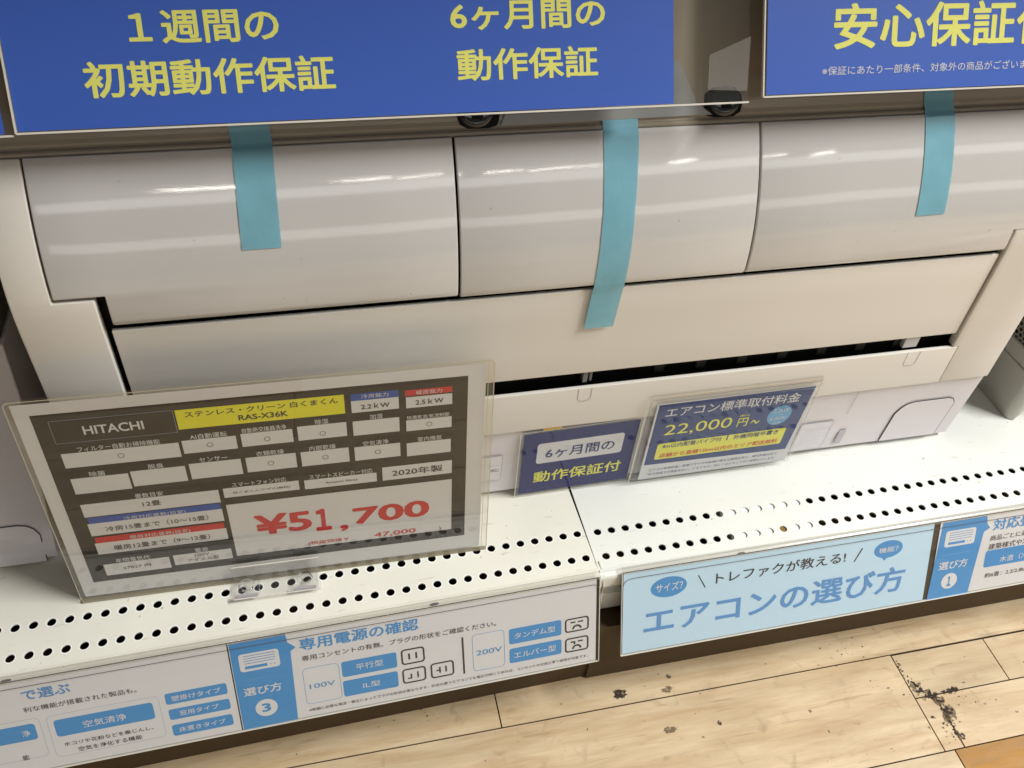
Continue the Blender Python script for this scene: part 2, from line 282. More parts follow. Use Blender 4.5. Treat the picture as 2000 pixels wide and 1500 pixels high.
SHEETS = json.loads(r'''{"price":[0.28175727101600734,0.1649072805583432,[["hb","",[[10.22,156.6],[85.08,159.15],[82.88,141.68],[9.36,139.57]],"black"],["t","HITACHI",[28.05,145.46,65.33,152.93],"paper",0.02],["b","",[86.28,141.88,195.98,158.77],"yellow"],["t","ステンレス・クリーン 白くまくん",[91.75,151.76,191.8,156.87],"ink",0.012],["t","RAS-X36K",[125.32,144.8,157.8,149.65],"ink",0.02],["b","",[200.42,152.23,233.29,158.43],"blue"],["b","",[200.46,141.56,233.19,152.17],"paper"],["t","冷房能力",[207.56,153.79,226.27,157.5],"paper",0.0],["t","2.2ｋW",[207.02,144.14,226.83,148.9],"ink",0.015],["b","",[237.63,152.07,270.84,157.27],"red"],["b","",[238.18,141.02,270.85,150.93],"paper"],["t","暖房能力",[245.47,152.69,263.66,156.33],"paper",0.0],["t","2.5ｋW",[244.81,143.4,264.6,148.27],"ink",0.015],["hdr","",[[9.9,117.55],[83.75,130.64]],"black"],["b","",[9.9,117.55,83.75,130.64],"paper"],["t","フィルター自動お掃除機能",[20.72,131.14,72.44,135.64],"paper",0.004],["c","",[[46.09,124.25]],"ink",2.1,2.1,0.35],["hdr","",[[85.9,119.8],[121.23,131.68]],"black"],["b","",[85.9,119.8,121.23,131.68],"paper"],["t","AI自動運転",[91.85,132.18,115.93,136.68],"paper",0.004],["c","",[[103.6,125.86]],"ink",2.1,2.1,0.35],["hdr","",[[124.46,120.63],[159.0,132.61]],"black"],["b","",[124.46,120.63,159.0,132.61],"paper"],["t","自動熱交換器洗浄",[125.87,133.11,155.32,137.61],"paper",0.004],["c","",[[141.59,125.94]],"ink",2.1,2.1,0.35],["hdr","",[[162.46,121.01],[196.01,134.04]],"black"],["b","",[162.46,121.01,196.01,134.04],"paper"],["t","除湿",[174.92,134.54,183.99,139.04],"paper",0.004],["c","",[[179.26,125.76]],"ink",2.1,2.1,0.35],["hdr","",[[200.4,120.35],[233.04,133.74]],"black"],["b","",[200.4,120.35,233.04,133.74],"paper"],["t","加湿",[212.49,134.24,221.48,138.74],"paper",0.004],["hdr","",[[237.82,119.41],[270.58,129.68]],"black"],["b","",[237.82,119.41,270.58,129.68],"paper"],["t","快適気流/気流制御",[238.33,130.18,268.68,133.88],"paper",0.004],["c","",[[254.39,124.4]],"ink",2.1,2.1,0.35],["hdr","",[[10.11,92.77],[46.79,107.51]],"black"],["b","",[10.11,92.77,46.79,107.51],"paper"],["t","除菌",[22.8,108.01,32.79,112.51],"paper",0.004],["hdr","",[[48.41,94.4],[84.11,108.78]],"black"],["b","",[48.41,94.4,84.11,108.78],"paper"],["t","脱臭",[60.5,109.28,70.67,113.78],"paper",0.004],["hdr","",[[86.84,95.21],[121.49,109.98]],"black"],["b","",[86.84,95.21,121.49,109.98],"paper"],["t","センサー",[94.27,110.48,113.08,114.98],"paper",0.004],["hdr","",[[124.73,96.04],[159.01,110.11]],"black"],["b","",[124.73,96.04,159.01,110.11],"paper"],["t","衣類乾燥",[132.33,110.61,151.44,115.11],"paper",0.004],["c","",[[141.45,102.91]],"ink",2.1,2.1,0.35],["hdr","",[[162.45,96.06],[196.11,109.95]],"black"],["b","",[162.45,96.06,196.11,109.95],"paper"],["t","内部乾燥",[168.82,110.45,187.24,114.95],"paper",0.004],["c","",[[179.32,103.02]],"ink",2.1,2.1,0.35],["hdr","",[[200.1,95.99],[232.94,109.24]],"black"],["b","",[200.1,95.99,232.94,109.24],"paper"],["t","空気清浄",[206.34,109.74,224.74,114.24],"paper",0.004],["c","",[[216.74,102.6]],"ink",2.1,2.1,0.35],["hdr","",[[237.66,94.81],[270.08,107.85]],"black"],["b","",[237.66,94.81,270.08,107.85],"paper"],["t","室内換気",[245.69,108.35,263.55,112.85],"paper",0.004],["hdr","",[[10.27,69.57],[102.28,82.35]],"black"],["b","",[10.27,69.57,102.28,82.35],"paper"],["t","畳数目安",[46.69,82.85,65.4,87.35],"paper",0.004],["t","12畳",[50.11,74.05,62.33,78.93],"ink",0.008],["hdr","",[[105.49,73.37],[158.41,82.76]],"black"],["b","",[105.49,73.37,158.41,82.76],"paper"],["t","スマートフォン対応",[112.19,83.26,150.0,87.76],"paper",0.004],["t","白くまくんアプリ(無料)",[112.09,75.97,152.05,78.78],"ink",0.0],["hdr","",[[162.3,72.81],[214.67,81.94]],"black"],["b","",[162.3,72.81,214.67,81.94],"paper"],["t","スマートスピーカー対応",[166.22,82.44,211.88,86.94],"paper",0.004],["t","Amazon Alexa",[177.19,76.17,200.57,78.4],"ink",0.0],["b","",[219.0,72.65,271.05,86.24],"paper"],["t","2020年製",[226.14,75.93,264.01,82.96],"ink",0.012],["b","",[11.53,59.95,101.65,68.7],"blue"],["b","",[10.4,50.03,101.91,62.7],"paper"],["t","冷房対応畳数(目安)",[35.09,62.44,77.03,66.46],"paper",0.0],["t","冷房15畳まで（10～15畳）",[21.06,53.16,91.42,58.35],"ink",0.006],["b","",[11.65,40.51,100.87,48.21],"red"],["b","",[10.49,30.13,101.89,42.05],"paper"],["t","暖房対応畳数(目安)",[35.26,42.21,76.81,46.38],"paper",0.0],["t","暖房12畳まで（9～12畳）",[22.53,32.8,89.4,38.2],"ink",0.006],["hdr","",[[10.98,6.13],[57.01,18.44]],"black"],["b","",[10.98,6.13,57.01,18.44],"paper"],["t","年間電気代",[20.32,18.94,44.24,23.44],"paper",0.004],["t","27027 円",[23.71,10.6,43.15,13.9],"ink",0.0],["hdr","",[[60.02,8.08],[102.08,19.15]],"black"],["b","",[60.02,8.08,102.08,19.15],"paper"],["t","電源",[76.36,19.65,85.69,24.15],"paper",0.004],["t","100V",[75.54,15.09,85.95,18.31],"ink",0.0],["t","アイエル型",[69.32,9.88,92.4,13.48],"ink",0.0],["b","",[105.27,9.67,271.13,66.17],"paper"],["t","¥5",[122.27,29.62,164.05,51.3],"red",0.03],["t","１",[166.54,26.47,178.35,50.66],"red",0.04],["t",",",[184.52,22.94,190.76,30.09],"red",0.03],["t","700",[194.69,28.74,253.76,47.11],"red",0.03],["t","(税抜価格￥",[159.12,11.49,190.23,15.86],"red",0.012],["t","47,000",[209.83,10.58,242.66,16.44],"red",0.02],["t",")",[260.93,9.16,262.84,14.38],"ink",0.0]]],"six":[0.1043,0.0753,[["r","",[13.18,37.28,92.31,62.12],"paper",3],["t","6ヶ月間の",[21.18,42.81,84.61,54.8],"navy",0.015],["t","動作保証付",[12.63,12.77,95.13,26.96],"yellow2",0.015]]],"fee":[0.1499,0.0922,[["p","",[[1.74,90.85],[148.38,91.63],[145.14,15.72],[2.32,18.83]],"slate"],["t","エアコン標準取付料金",[9.54,75.74,137.42,86.73],"paper",0.008],["t","22,000",[13.25,52.42,77.18,66.53],"yellow2",0.0],["t","円",[83.07,53.49,92.99,63.73],"yellow2",0.01],["t","～",[96.54,54.61,104.72,59.72],"yellow2",0.01],["t","(税込)",[83.18,65.02,92.77,68.17],"yellow2",0.0],["c","",[[123.14,61.28]],"sky",11.5,11.5,0],["t","2.2kW",[115.8,64.97,130.96,69.51],"paper",0.0],["t","〜",[121.98,61.69,125.5,63.23],"paper",0.0],["t","6.0kW",[115.36,55.81,130.66,60.06],"paper",0.0],["t","以内",[119.26,51.01,127.14,54.23],"paper",0.0],["r","",[10.52,24.39,136.48,44.32],"yellow2",2],["t","4m以内配管パイプ付",[15.07,37.86,72.79,43.32],"navy",0.012],["b","",[77.66,37.88,78.94,45.07],"navy"],["t","外機同階平置き",[84.49,37.78,129.3,43.29],"navy",0.012],["t","店舗から直線15km以内のエリア配送無料",[14.85,26.16,132.23,31.71],"red2",0.012],["t","エアコン本体料金、家電リサイクル処理に関する費用を除く、取付料金は全て",[8.22,9.84,137.94,13.03],"navy",0.0],["t","「取付現場での現金支払い」になります。詳しくはスタッフがご説明いたします。",[7.66,4.27,138.16,7.3],"navy",0.0]]],"labC":[0.2895668919148519,0.08383560293751607,[["p","",[[-0.17,82.77],[41.23,83.29],[41.9,75.17],[47.49,69.46],[43.29,66.39],[41.21,0.17],[-0.13,-0.01]],"lblue"],["r","",[5.16,54.91,34.6,71.43],"paper",2.5],["acicon","",[[5.16,54.91],[34.6,71.43]],"lblue"],["b","",[5.37,46.94,24.23,47.11],"line"],["t","選び方",[4.62,31.65,32.93,39.77],"paper",0.015],["c","",[[19.3,17.44]],"paper",8.3,8.3,0],["t","3",[15.74,13.52,22.61,21.85],"lblue",0.03],["t","専用電源の確認",[50.23,64.99,141.55,76.21],"lblue",0.02],["t","専用コンセントの有無、プラグの形状をご確認ください。",[50.7,54.83,203.79,60.04],"ink",0.004],["ob","",[49.54,12.46,77.26,47.61],"lblue",3.5,0.35],["t","100V",[53.55,27.08,73.12,31.68],"lblue",0.0],["r","",[79.25,32.28,122.32,47.33],"lblue",2],["t","平行型",[90.1,36.99,111.45,43.12],"paper",0.008],["r","",[78.8,12.91,122.04,28.57],"lblue",2],["t","IL型",[93.98,18.14,107.61,23.42],"paper",0.008],["sk",1,[[125.8,48.23],[144.66,32.94]],"ink"],["sk",2,[[125.52,28.81],[144.63,14.09]],"ink"],["sk",3,[[148.38,29.18],[167.59,13.98]],"ink"],["b","",[174.9,12.84,176.45,49.66],"ink"],["ob","",[183.43,13.01,210.15,49.89],"lblue",3.5,0.35],["t","200V",[186.45,28.55,208.04,33.64],"lblue",0.0],["r","",[214.09,33.37,258.76,48.77],"lblue",2],["t","タンデム型",[218.52,38.15,253.31,44.14],"paper",0.008],["r","",[214.06,14.02,258.8,28.93],"lblue",2],["t","エルバー型",[217.76,18.47,253.89,24.68],"paper",0.008],["sk",4,[[261.73,48.14],[282.64,34.02]],"ink"],["sk",5,[[261.8,28.25],[282.54,13.48]],"ink"],["t","※稼働に必要な電流・電圧によってプラグの形状が異なります。形状の違うエアコンでも電圧が同じであれば、コンセントの交換工事で使用が可能です。",[50.66,5.32,282.06,8.21],"ink",0.0]]],"labB":[0.2895668919148519,0.08383560293751607,[["t","で選ぶ",[-143.63,65.3,-111.47,74.52],"lblue2",0.02],["t","利な機能が搭載された製品も。",[-145.05,54.88,-68.77,59.56],"ink",0.004],["ob","",[-132.74,8.8,-55.56,48.11],"line2",4,0.25],["r","",[-128.59,27.46,-60.36,43.17],"lblue",2.5],["t","空気清浄",[-109.73,31.56,-79.87,37.98],"paper",0.008],["t","ホコリや花粉などを集じんし、",[-125.54,17.79,-63.52,21.6],"ink",0.006],["t","空気を浄化する機能",[-117.2,10.73,-72.58,14.99],"ink",0.006],["ob","",[-203.75,12.41,-137.1,48.67],"line2",4,0.25],["r","",[-199.8,29.46,-140.91,44.22],"lblue",2.5],["t","浄",[-150.57,33.5,-145.07,39.07],"paper",0.008],["t","能",[-154.77,12.09,-150.44,16.8],"ink",0.006],["r","",[-51.0,37.83,-6.58,48.29],"lblue",2],["t","壁掛けタイプ",[-46.65,40.29,-11.35,45.34],"paper",0.008],["r","",[-50.68,22.99,-6.46,33.09],"lblue",2],["t","窓用タイプ",[-43.19,25.63,-14.77,30.55],"paper",0.008],["r","",[-50.68,7.28,-6.54,18.0],"lblue",2],["t","床置きタイプ",[-46.01,10.17,-11.94,15.06],"paper",0.008]]],"labD":[0.29431928186109,0.0809569315462594,[["c","",[[40.72,60.48]],"lblue",16.3,10.0,0],["p","",[[39.35,51.79],[44.65,50.16],[45.66,52.32]],"lblue"],["t","サイズ？",[28.93,56.49,53.34,64.79],"paper",0.008],["p","",[[66.59,66.89],[67.55,67.15],[74.4,53.89],[73.45,53.42]],"ink"],["t","トレファクが教える!",[83.34,55.32,206.58,66.42],"ink",0.012],["p","",[[221.58,67.53],[222.78,66.66],[215.84,53.91],[214.67,54.56]],"ink"],["c","",[[248.61,61.68]],"lblue",14.4,8.9,0],["p","",[[241.42,55.4],[245.91,50.09],[249.01,53.66]],"lblue"],["t","機能？",[239.21,58.52,258.6,64.07],"paper",0.008],["t","エアコンの選び方",[19.22,15.29,269.64,42.22],"lblue3",0.02]]],"labE":[0.29431928186109,0.0809569315462594,[["p","",[[301.36,79.58],[347.04,79.84],[348.71,71.15],[352.44,66.47],[346.51,63.02],[340.54,-0.7],[297.02,-0.47]],"lblue"],["r","",[306.43,53.04,337.77,69.82],"paper",2.5],["acicon","",[[306.43,53.04],[337.77,69.82]],"lblue"],["b","",[305.13,44.8,335.55,45.1],"line"],["t","選び方",[304.24,29.35,334.57,38.04],"paper",0.015],["c","",[[318.06,16.22]],"paper",8.3,8.3,0],["t","１",[316.01,10.65,319.85,21.42],"lblue",0.05],["t","対応畳",[355.41,62.56,397.7,74.68],"lblue",0.02],["t","商品ごとに適した",[354.67,52.11,407.77,57.81],"ink",0.004],["t","建築様式や冷房",[354.56,42.7,405.17,48.92],"ink",0.004],["r","",[352.71,23.97,443.84,41.89],"lblue",2.5],["t","木造（冷房",[369.4,27.06,407.53,33.62],"paper",0.01],["t","約6畳：2.2/2.8kW",[356.2,12.49,406.5,17.57],"ink",0.004]]]}''')
def print_sheet(key, du=0.0, dv=0.0, h0=0.0, clip=None):
    """returns (blocks, lettering) prints for one of the measured sheets"""
    Bk, Lt = Print(), Print(); h = h0
    for row in SHEETS[key][2]:
        kd, t, q, col = row[0], row[1], row[2], row[3]; h += 0.000004
        if kd in ('t', 'b', 'r', 'ob', 'hb', 'hdr', 'acicon', 'sk') and not isinstance(q[0], list):
            u0, v0, u1, v1 = [x / 1000 for x in q]; u0 += du; u1 += du; v0 += dv; v1 += dv
        else:
            q = [(p[0] / 1000 + du, p[1] / 1000 + dv) for p in q]
            if kd in ('hb', 'hdr', 'acicon', 'sk'):
                u0, u1 = min(p[0] for p in q), max(p[0] for p in q); v0, v1 = min(p[1] for p in q), max(p[1] for p in q)
        hb = h + 0.00002; ht = h + 0.00016
        if kd == 't': Lt.text(t, u0, v0, u1, v1, col, ht, row[4] if len(row) > 4 else 0)
        elif kd == 'b': Bk.rect(u0, v0, u1, v1, col, hb)
        elif kd == 'r': Bk.rr(u0, v0, u1, v1, row[4] / 1000, col, hb)
        elif kd == 'ob':
            r, th = row[4] / 1000, row[5] / 1000
            Bk.ring(rrpts(u0, v0, u1, v1, r), rrpts(u0 + th, v0 + th, u1 - th, v1 - th, max(1e-4, r - th)), col, hb)
        elif kd == 'p': Bk.poly(q, col, hb)
        elif kd == 'c':
            ru, rv, th = row[4] / 1000, row[5] / 1000, row[6] / 1000
            if th: Lt.ring(ell(*q[0], ru, rv), ell(*q[0], ru - th, rv - th), col, ht)
            else: Bk.poly(ell(*q[0], ru, rv), col, hb)
        elif kd == 'hb':
            Bk.rect(u0, v0, u1, v1, 'line2', hb); Bk.rect(u0 + 2.5e-4, v0 + 2.5e-4, u1 - 2.5e-4, v1 - 2.5e-4, 'black', hb + 2e-6)
        elif kd == 'hdr': Bk.rect(u0 - 0.0004, v0 - 0.0004, u1 + 0.0004, v1 + 0.0068, 'black', hb)
        elif kd == 'acicon':
            w = u1 - u0; hh = v1 - v0
            for i in range(4): Bk.rect(u0 + .12 * w, v0 + (.84 - .14 * i) * hh, u0 + (.9 - .02 * (i == 3)) * w, v0 + (.875 - .14 * i) * hh, col, hb)
            Bk.rect(u0 + .12 * w, v0 + .13 * hh, u0 + .68 * w, v0 + .29 * hh, col, hb)
            for x in (.76, .86): Bk.poly(ell(u0 + x * w, v0 + .2 * hh, .02 * w, .03 * hh, 10), col, hb)
        elif kd == 'sk':
            kind = t; w = u1 - u0; hh = v1 - v0; th = 0.0014
            Bk.ring(rrpts(u0, v0, u1, v1, .003), rrpts(u0 + th, v0 + th, u1 - th, v1 - th, .0017), 'ink', hb)
            R = lambda a, b, c, d: Bk.rect(u0 + a * w, v0 + b * hh, u0 + c * w, v0 + d * hh, 'ink', hb)
            if kind == 1: R(.30, .30, .38, .70); R(.60, .30, .68, .70)
            if kind == 2: R(.34, .28, .41, .62); R(.22, .28, .34, .37); R(.62, .28, .69, .70)
            if kind == 3: R(.36, .30, .43, .70); R(.24, .44, .36, .53); R(.62, .30, .69, .70)
            if kind in (4, 5):
                R(.24, .64, .44, .74); R(.54, .64, .76, .74)
                if kind == 5: R(.37, .52, .44, .64)
                cx, cy, rr_ = u0 + .5 * w, v0 + .2 * hh, .0042
                arc = [(cx + rr_ * math.cos(math.pi * i / 12), cy + rr_ * math.sin(math.pi * i / 12)) for i in range(13)]
                arc2 = [(cx + .6 * rr_ * math.cos(math.pi * i / 12), cy + .6 * rr_ * math.sin(math.pi * i / 12)) for i in range(13)]
                for i in range(12): Bk.poly([arc[i], arc[i + 1], arc2[i + 1], arc2[i]], 'ink', hb)
    return Bk, Lt

def flat_frame(o, yaw, tilt, roll=0.0):
    """local x = along the sheet, local y = up the sheet, local z = out of its face"""
    ux = Vector((math.cos(yaw), math.sin(yaw), 0)); n = Vector((-math.sin(yaw), math.cos(yaw), 0))
    up = Vector((0, 0, 1)) * math.cos(tilt) + n * math.sin(tilt)
    ex = ux * math.cos(roll) + up * math.sin(roll); ey = up * math.cos(roll) - ux * math.sin(roll); ez = ex.cross(ey)
    M = Matrix(((ex.x, ey.x, ez.x, o[0]), (ex.y, ey.y, ez.y, o[1]), (ex.z, ey.z, ez.z, o[2]), (0, 0, 0, 1)))
    return M
def plate(name, u0, v0, u1, v1, h, m, parent, r=0.0, th=0.0, n=5, sub=0):
    """thin sheet in a flat frame (optionally with round corners and thickness th behind h)"""
    P = rrpts(u0, v0, u1, v1, r, n) if r else [(u0, v0), (u1, v0), (u1, v1), (u0, v1)]
    k = len(P); v = [(p[0], p[1], h) for p in P]; f = [tuple(range(k))]
    if th:
        v += [(p[0], p[1], h - th) for p in P]; f.append(tuple(reversed(range(k, 2 * k))))
        for i in range(k): j = (i + 1) % k; f.append((i, i + k, j + k, j))
    return mesh(name, v, f, m, parent)
def frame_ring(name, u0, v0, u1, v1, w, h, m, parent, r=0.002):
    A = rrpts(u0, v0, u1, v1, r); B = rrpts(u0 + w, v0 + w, u1 - w, v1 - w, max(1e-4, r - w)); n = len(A)
    v = [(p[0], p[1], h) for p in A] + [(p[0], p[1], h) for p in B]
    return mesh(name, v, [(i, (i + 1) % n, n + (i + 1) % n, n + i) for i in range(n)], m, parent)

# ================================================================ floor
FZ = -0.140
def floor_mat(name, light, dark, warm):
    m = bpy.data.materials.new(name); m.use_nodes = True; nt = m.node_tree; b = nt.nodes['Principled BSDF']
    L = nt.links.new; N = nt.nodes.new
    tc = N('ShaderNodeTexCoord')
    def noise(scale, sx, sy, detail=6, off=(0, 0, 0), dist=0.0):
        mp = N('ShaderNodeMapping'); mp.inputs['Scale'].default_value = (sx, sy, 1); mp.inputs['Location'].default_value = off
        L(tc.outputs['Object'], mp.inputs['Vector'])
        n = N('ShaderNodeTexNoise'); n.inputs['Scale'].default_value = scale; n.inputs['Detail'].default_value = detail; n.inputs['Distortion'].default_value = dist
        L(mp.outputs[0], n.inputs['Vector']); return n.outputs['Fac']
    def ramp(fac, stops):
        r = N('ShaderNodeValToRGB'); e = r.color_ramp.elements
        e[0].position, e[0].color = stops[0][0], (*stops[0][1], 1); e[1].position, e[1].color = stops[1][0], (*stops[1][1], 1)
        for p, c in stops[2:]:
            x = e.new(p); x.color = (*c, 1)
        L(fac, r.inputs['Fac']); return r.outputs['Color']
    def mix(f, a, bb, mode='MIX'):
        x = N('ShaderNodeMix'); x.data_type = 'RGBA'; x.blend_type = mode
        if isinstance(f, float): x.inputs[0].default_value = f
        else: L(f, x.inputs[0])
        L(a, x.inputs[6])
        if isinstance(bb, tuple): x.inputs[7].default_value = (*bb, 1)
        else: L(bb, x.inputs[7])
        return x.outputs[2]
    grain = ramp(noise(5, 2.2, 17, 8, dist=0.6), [(0.30, lin(dark)), (0.62, lin(light))])
    flame = ramp(noise(9, 0.9, 6.5, 4, (3, 1, 0), 1.3), [(0.52, (0, 0, 0)), (0.70, (1, 1, 1))])
    c = mix(mthf(nt, flame, 0.38), grain, lin(warm))
    b.inputs['Specular IOR Level'].default_value = 0.28
    fine = ramp(noise(60, 1, 14, 4, (1, 2, 0)), [(0.3, (0.90, 0.90, 0.90)), (0.7, (1, 1, 1))])
    c = mix(1.0, c, fine, 'MULTIPLY')
    grime = ramp(noise(7, 1, 2.2, 5, (7, 3, 0), 0.8), [(0.30, (0.80, 0.79, 0.78)), (0.62, (1, 1, 1))])
    c = mix(1.0, c, grime, 'MULTIPLY')
    scr = ramp(noise(34, 0.35, 5.5, 3, (2, 9, 0), 0.4), [(0.655, (0, 0, 0)), (0.70, (1, 1, 1))])
    c = mix(mthf(nt, scr, 0.30), c, (0.20, 0.13, 0.07))
    dust = ramp(noise(55, 1, 1, 6, (4, 4, 0), 1.0), [(0.60, (0, 0, 0)), (0.78, (1, 1, 1))])
    c = mix(mthf(nt, dust, 0.35), c, (0.16, 0.12, 0.08))
    spots = ramp(noise(120, 1, 1, 3, (5, 2, 0)), [(0.245, (1, 1, 1)), (0.275, (0, 0, 0))])
    c = mix(mthf(nt, spots, 0.8), c, (0.03, 0.022, 0.016))
    L(c, b.inputs['Base Color'])
    rr = ramp(noise(30, 1, 3, 5), [(0.3, (0.38, 0.38, 0.38)), (0.7, (0.55, 0.55, 0.55))]); L(rr, b.inputs['Roughness'])
    bp = N('ShaderNodeBump'); bp.inputs['Strength'].default_value = 0.10; bp.inputs['Distance'].default_value = 0.001
    L(noise(160, 1, 1, 3), bp.inputs['Height']); L(bp.outputs[0], b.inputs['Normal'])
    return m
def mthf(nt, s, k):
    n = nt.nodes.new('ShaderNodeMath'); n.operation = 'MULTIPLY'; nt.links.new(s, n.inputs[0]); n.inputs[1].default_value = k; return n.outputs[0]
FL1 = floor_mat('pale_wood_vinyl', (216, 193, 157), (198, 171, 132), (184, 147, 106))
FL2 = floor_mat('pale_wood_vinyl_lighter', (206, 185, 150), (192, 167, 130), (180, 146, 108))
FL3 = floor_mat('amber_wood_vinyl', (164, 116, 40), (150, 104, 32), (142, 98, 30))
GROUT = mat('dirty_joint', (52, 40, 28), 0.9, 0.1)
def dirt_mat(name, rgb, dens, thr):
    m = mat(name, rgb, 0.75, 0.2); nt = m.node_tree; b = nt.nodes['Principled BSDF']
    tc = nt.nodes.new('ShaderNodeTexCoord'); n = nt.nodes.new('ShaderNodeTexNoise'); n.inputs['Scale'].default_value = 300; n.inputs['Detail'].default_value = 6
    nt.links.new(tc.outputs['Object'], n.inputs['Vector'])
    r = nt.nodes.new('ShaderNodeMapRange'); r.inputs['From Min'].default_value = thr; r.inputs['From Max'].default_value = thr + 0.22; r.inputs['To Max'].default_value = dens
    nt.links.new(n.outputs['Fac'], r.inputs['Value']); nt.links.new(r.outputs['Result'], b.inputs['Alpha'])
    return m
DIRT = dirt_mat('black_scuff', (52, 44, 38), 0.85, 0.30)
DIRT2 = dirt_mat('grey_scuff', (104, 88, 66), 0.6, 0.28)
def planks(name):
    v, f, fm = boxv(-6, -6.0, FZ - 0.006, 6, 1.2, FZ - 0.0012)[0], list(boxv(0, 0, 0, 1, 1, 1)[1]), [3] * 6
    def pl(x0, y0, x1, y1, k):
        n = len(v); a, b_ = boxv(x0, y0, FZ - 0.004, x1, y1, FZ)
        v.extend(a); f.extend([tuple(n + i for i in q) for q in b_]); fm.extend([k] * 6)
    g = 0.0012; rnd = random.Random(3)
    y0 = -0.0815; w = 0.0945; rows = []
    # row behind line A, row between A and B (with a let-in patch), row in front of B
    pl(-6, y0 + g, 0.3605 - g / 2, y0 + w, 0); pl(0.3605 + g / 2, y0 + g, 0.3605 + 1.9, y0 + w, 0); pl(0.3605 + 1.9 + g, y0 + g, 6, y0 + w, 0)
    pl(-6, y0 + w + g, 6, y0 + 2 * w, 0); pl(-6, y0 + 2 * w + g, 6, 1.2, 0)
    xa, xb = 0.742, 0.762
    pl(-6, y0 - w + g, xa - g, y0, 0)
    pl(xa, y0 - 0.0435, 0.842, y0 - 0.0008, 1); pl(0.842 + g, y0 - 0.0435, 6, y0 - 0.0008, 1)
    pl(xb, y0 - w + g, 6, y0 - 0.0435 - g, 0); pl(xa, y0 - w + g, xb - g * 1.2, y0 - 0.0435 - g, 0)
    pl(-6, y0 - 2 * w + g, 0.750, y0 - w, 1); pl(0.750 + g, y0 - 2 * w + g, 6, y0 - w, 2)
    y = y0 - 2 * w
    for r in range(24):
        x = -6 + rnd.random() * 0.9
        pl(-6, y - w + g, x - g, y, rnd.choice([0, 1, 1, 2]))
        while x < 6:
            pl(x, y - w + g, min(6, x + 0.9), y, rnd.choice([0, 1, 1, 2])); x += 0.9 + g
        y -= w
    return structure(mesh(name, v, f, [FL1, FL2, FL3, GROUT], fm=fm))
floor = planks('floor')
# scuffs and trodden-in dirt lying on the planks
def blob(cx, cy, rx, ry, n=18, rag=0.30, seed=0, ang=0):
    rd = random.Random(seed); pts = []; cx *= 1.012; cy += 0.0085
    for i in range(n):
        a = 2 * math.pi * i / n; k = 1 + rag * (rd.random() - 0.5) * 2
        x, y = rx * k * math.cos(a), ry * k * math.sin(a)
        pts.append((cx + x * math.cos(ang) - y * math.sin(ang), cy + x * math.sin(ang) + y * math.cos(ang), FZ + 0.0002))
    return pts
def dirt(name, blobs, m):
    v = []; f = []
    for i, P in enumerate(blobs):
        n = len(v); v += [(p[0], p[1], p[2] + 0.0000015 * i) for p in P]; f.append(tuple(range(n, n + len(P))))
    return mesh(name, v, f, m, floor)
bl = [blob(0.4662, -0.0789, 0.0062, 0.0045, seed=1), blob(0.5451, -0.1213, 0.0018, 0.0021, seed=2, rag=.2), blob(0.6686, -0.0704, 0.0008, 0.0007, seed=3)]
rd = random.Random(11)
def along(x0, y0, x1, y1, n, spread, size):
    out = []
    for i in range(n):
        t = rd.random(); s = size * (0.3 + rd.random() ** 2)
        out.append(blob(x0 + (x1 - x0) * t + rd.gauss(0, spread), y0 + (y1 - y0) * t + rd.gauss(0, spread), s * (0.6 + rd.random()), s, 9, .5, rd.randrange(9999), rd.random() * 3))
    return out
bl += along(.733, -.093, .735, -.118, 16, .0010, .0011) + along(.735, -.118, .748, -.134, 34, .0016, .0014) + along(.748, -.134, .778, -.133, 40, .0010, .0015)
bl += along(.752, -.136, .753, -.178, 46, .0022, .0015) + [blob(.7495, -.1352, .007, .0030, 16, .5, 21), blob(.757, -.1500, .0040, .0038, 12, .4, 22)]
bl += along(.76, -.14, .80, -.15, 34, .006, .0006) + along(.742, -.155, .748, -.178, 18, .004, .0010) + along(.66, -.085, .72, -.075, 26, .006, .0006) + along(.70, -.11, .73, -.135, 10, .004, .0008)
bl += along(.28, -.045, .30, -.075, 22, .003, .0006) + along(.25, -.05, .40, -.11, 16, .02, .0005) + along(.45, -.10, .75, -.17, 30, .03, .0006)
dirt('dirt', bl, DIRT)
dirt('scuff', [blob(0.5099, -0.0830, 0.0050, 0.0030, seed=5), blob(0.5001, -0.1188, 0.006, 0.003, seed=6), blob(0.6302, -0.1266, 0.0016, 0.0016, seed=7), blob(.7575, -.1515, .0052, .0062, 12, .3, 27)] + along(.735, -.118, .748, -.134, 16, .003, .0026) + along(.752, -.136, .753, -.178, 22, .003, .0026), DIRT2)

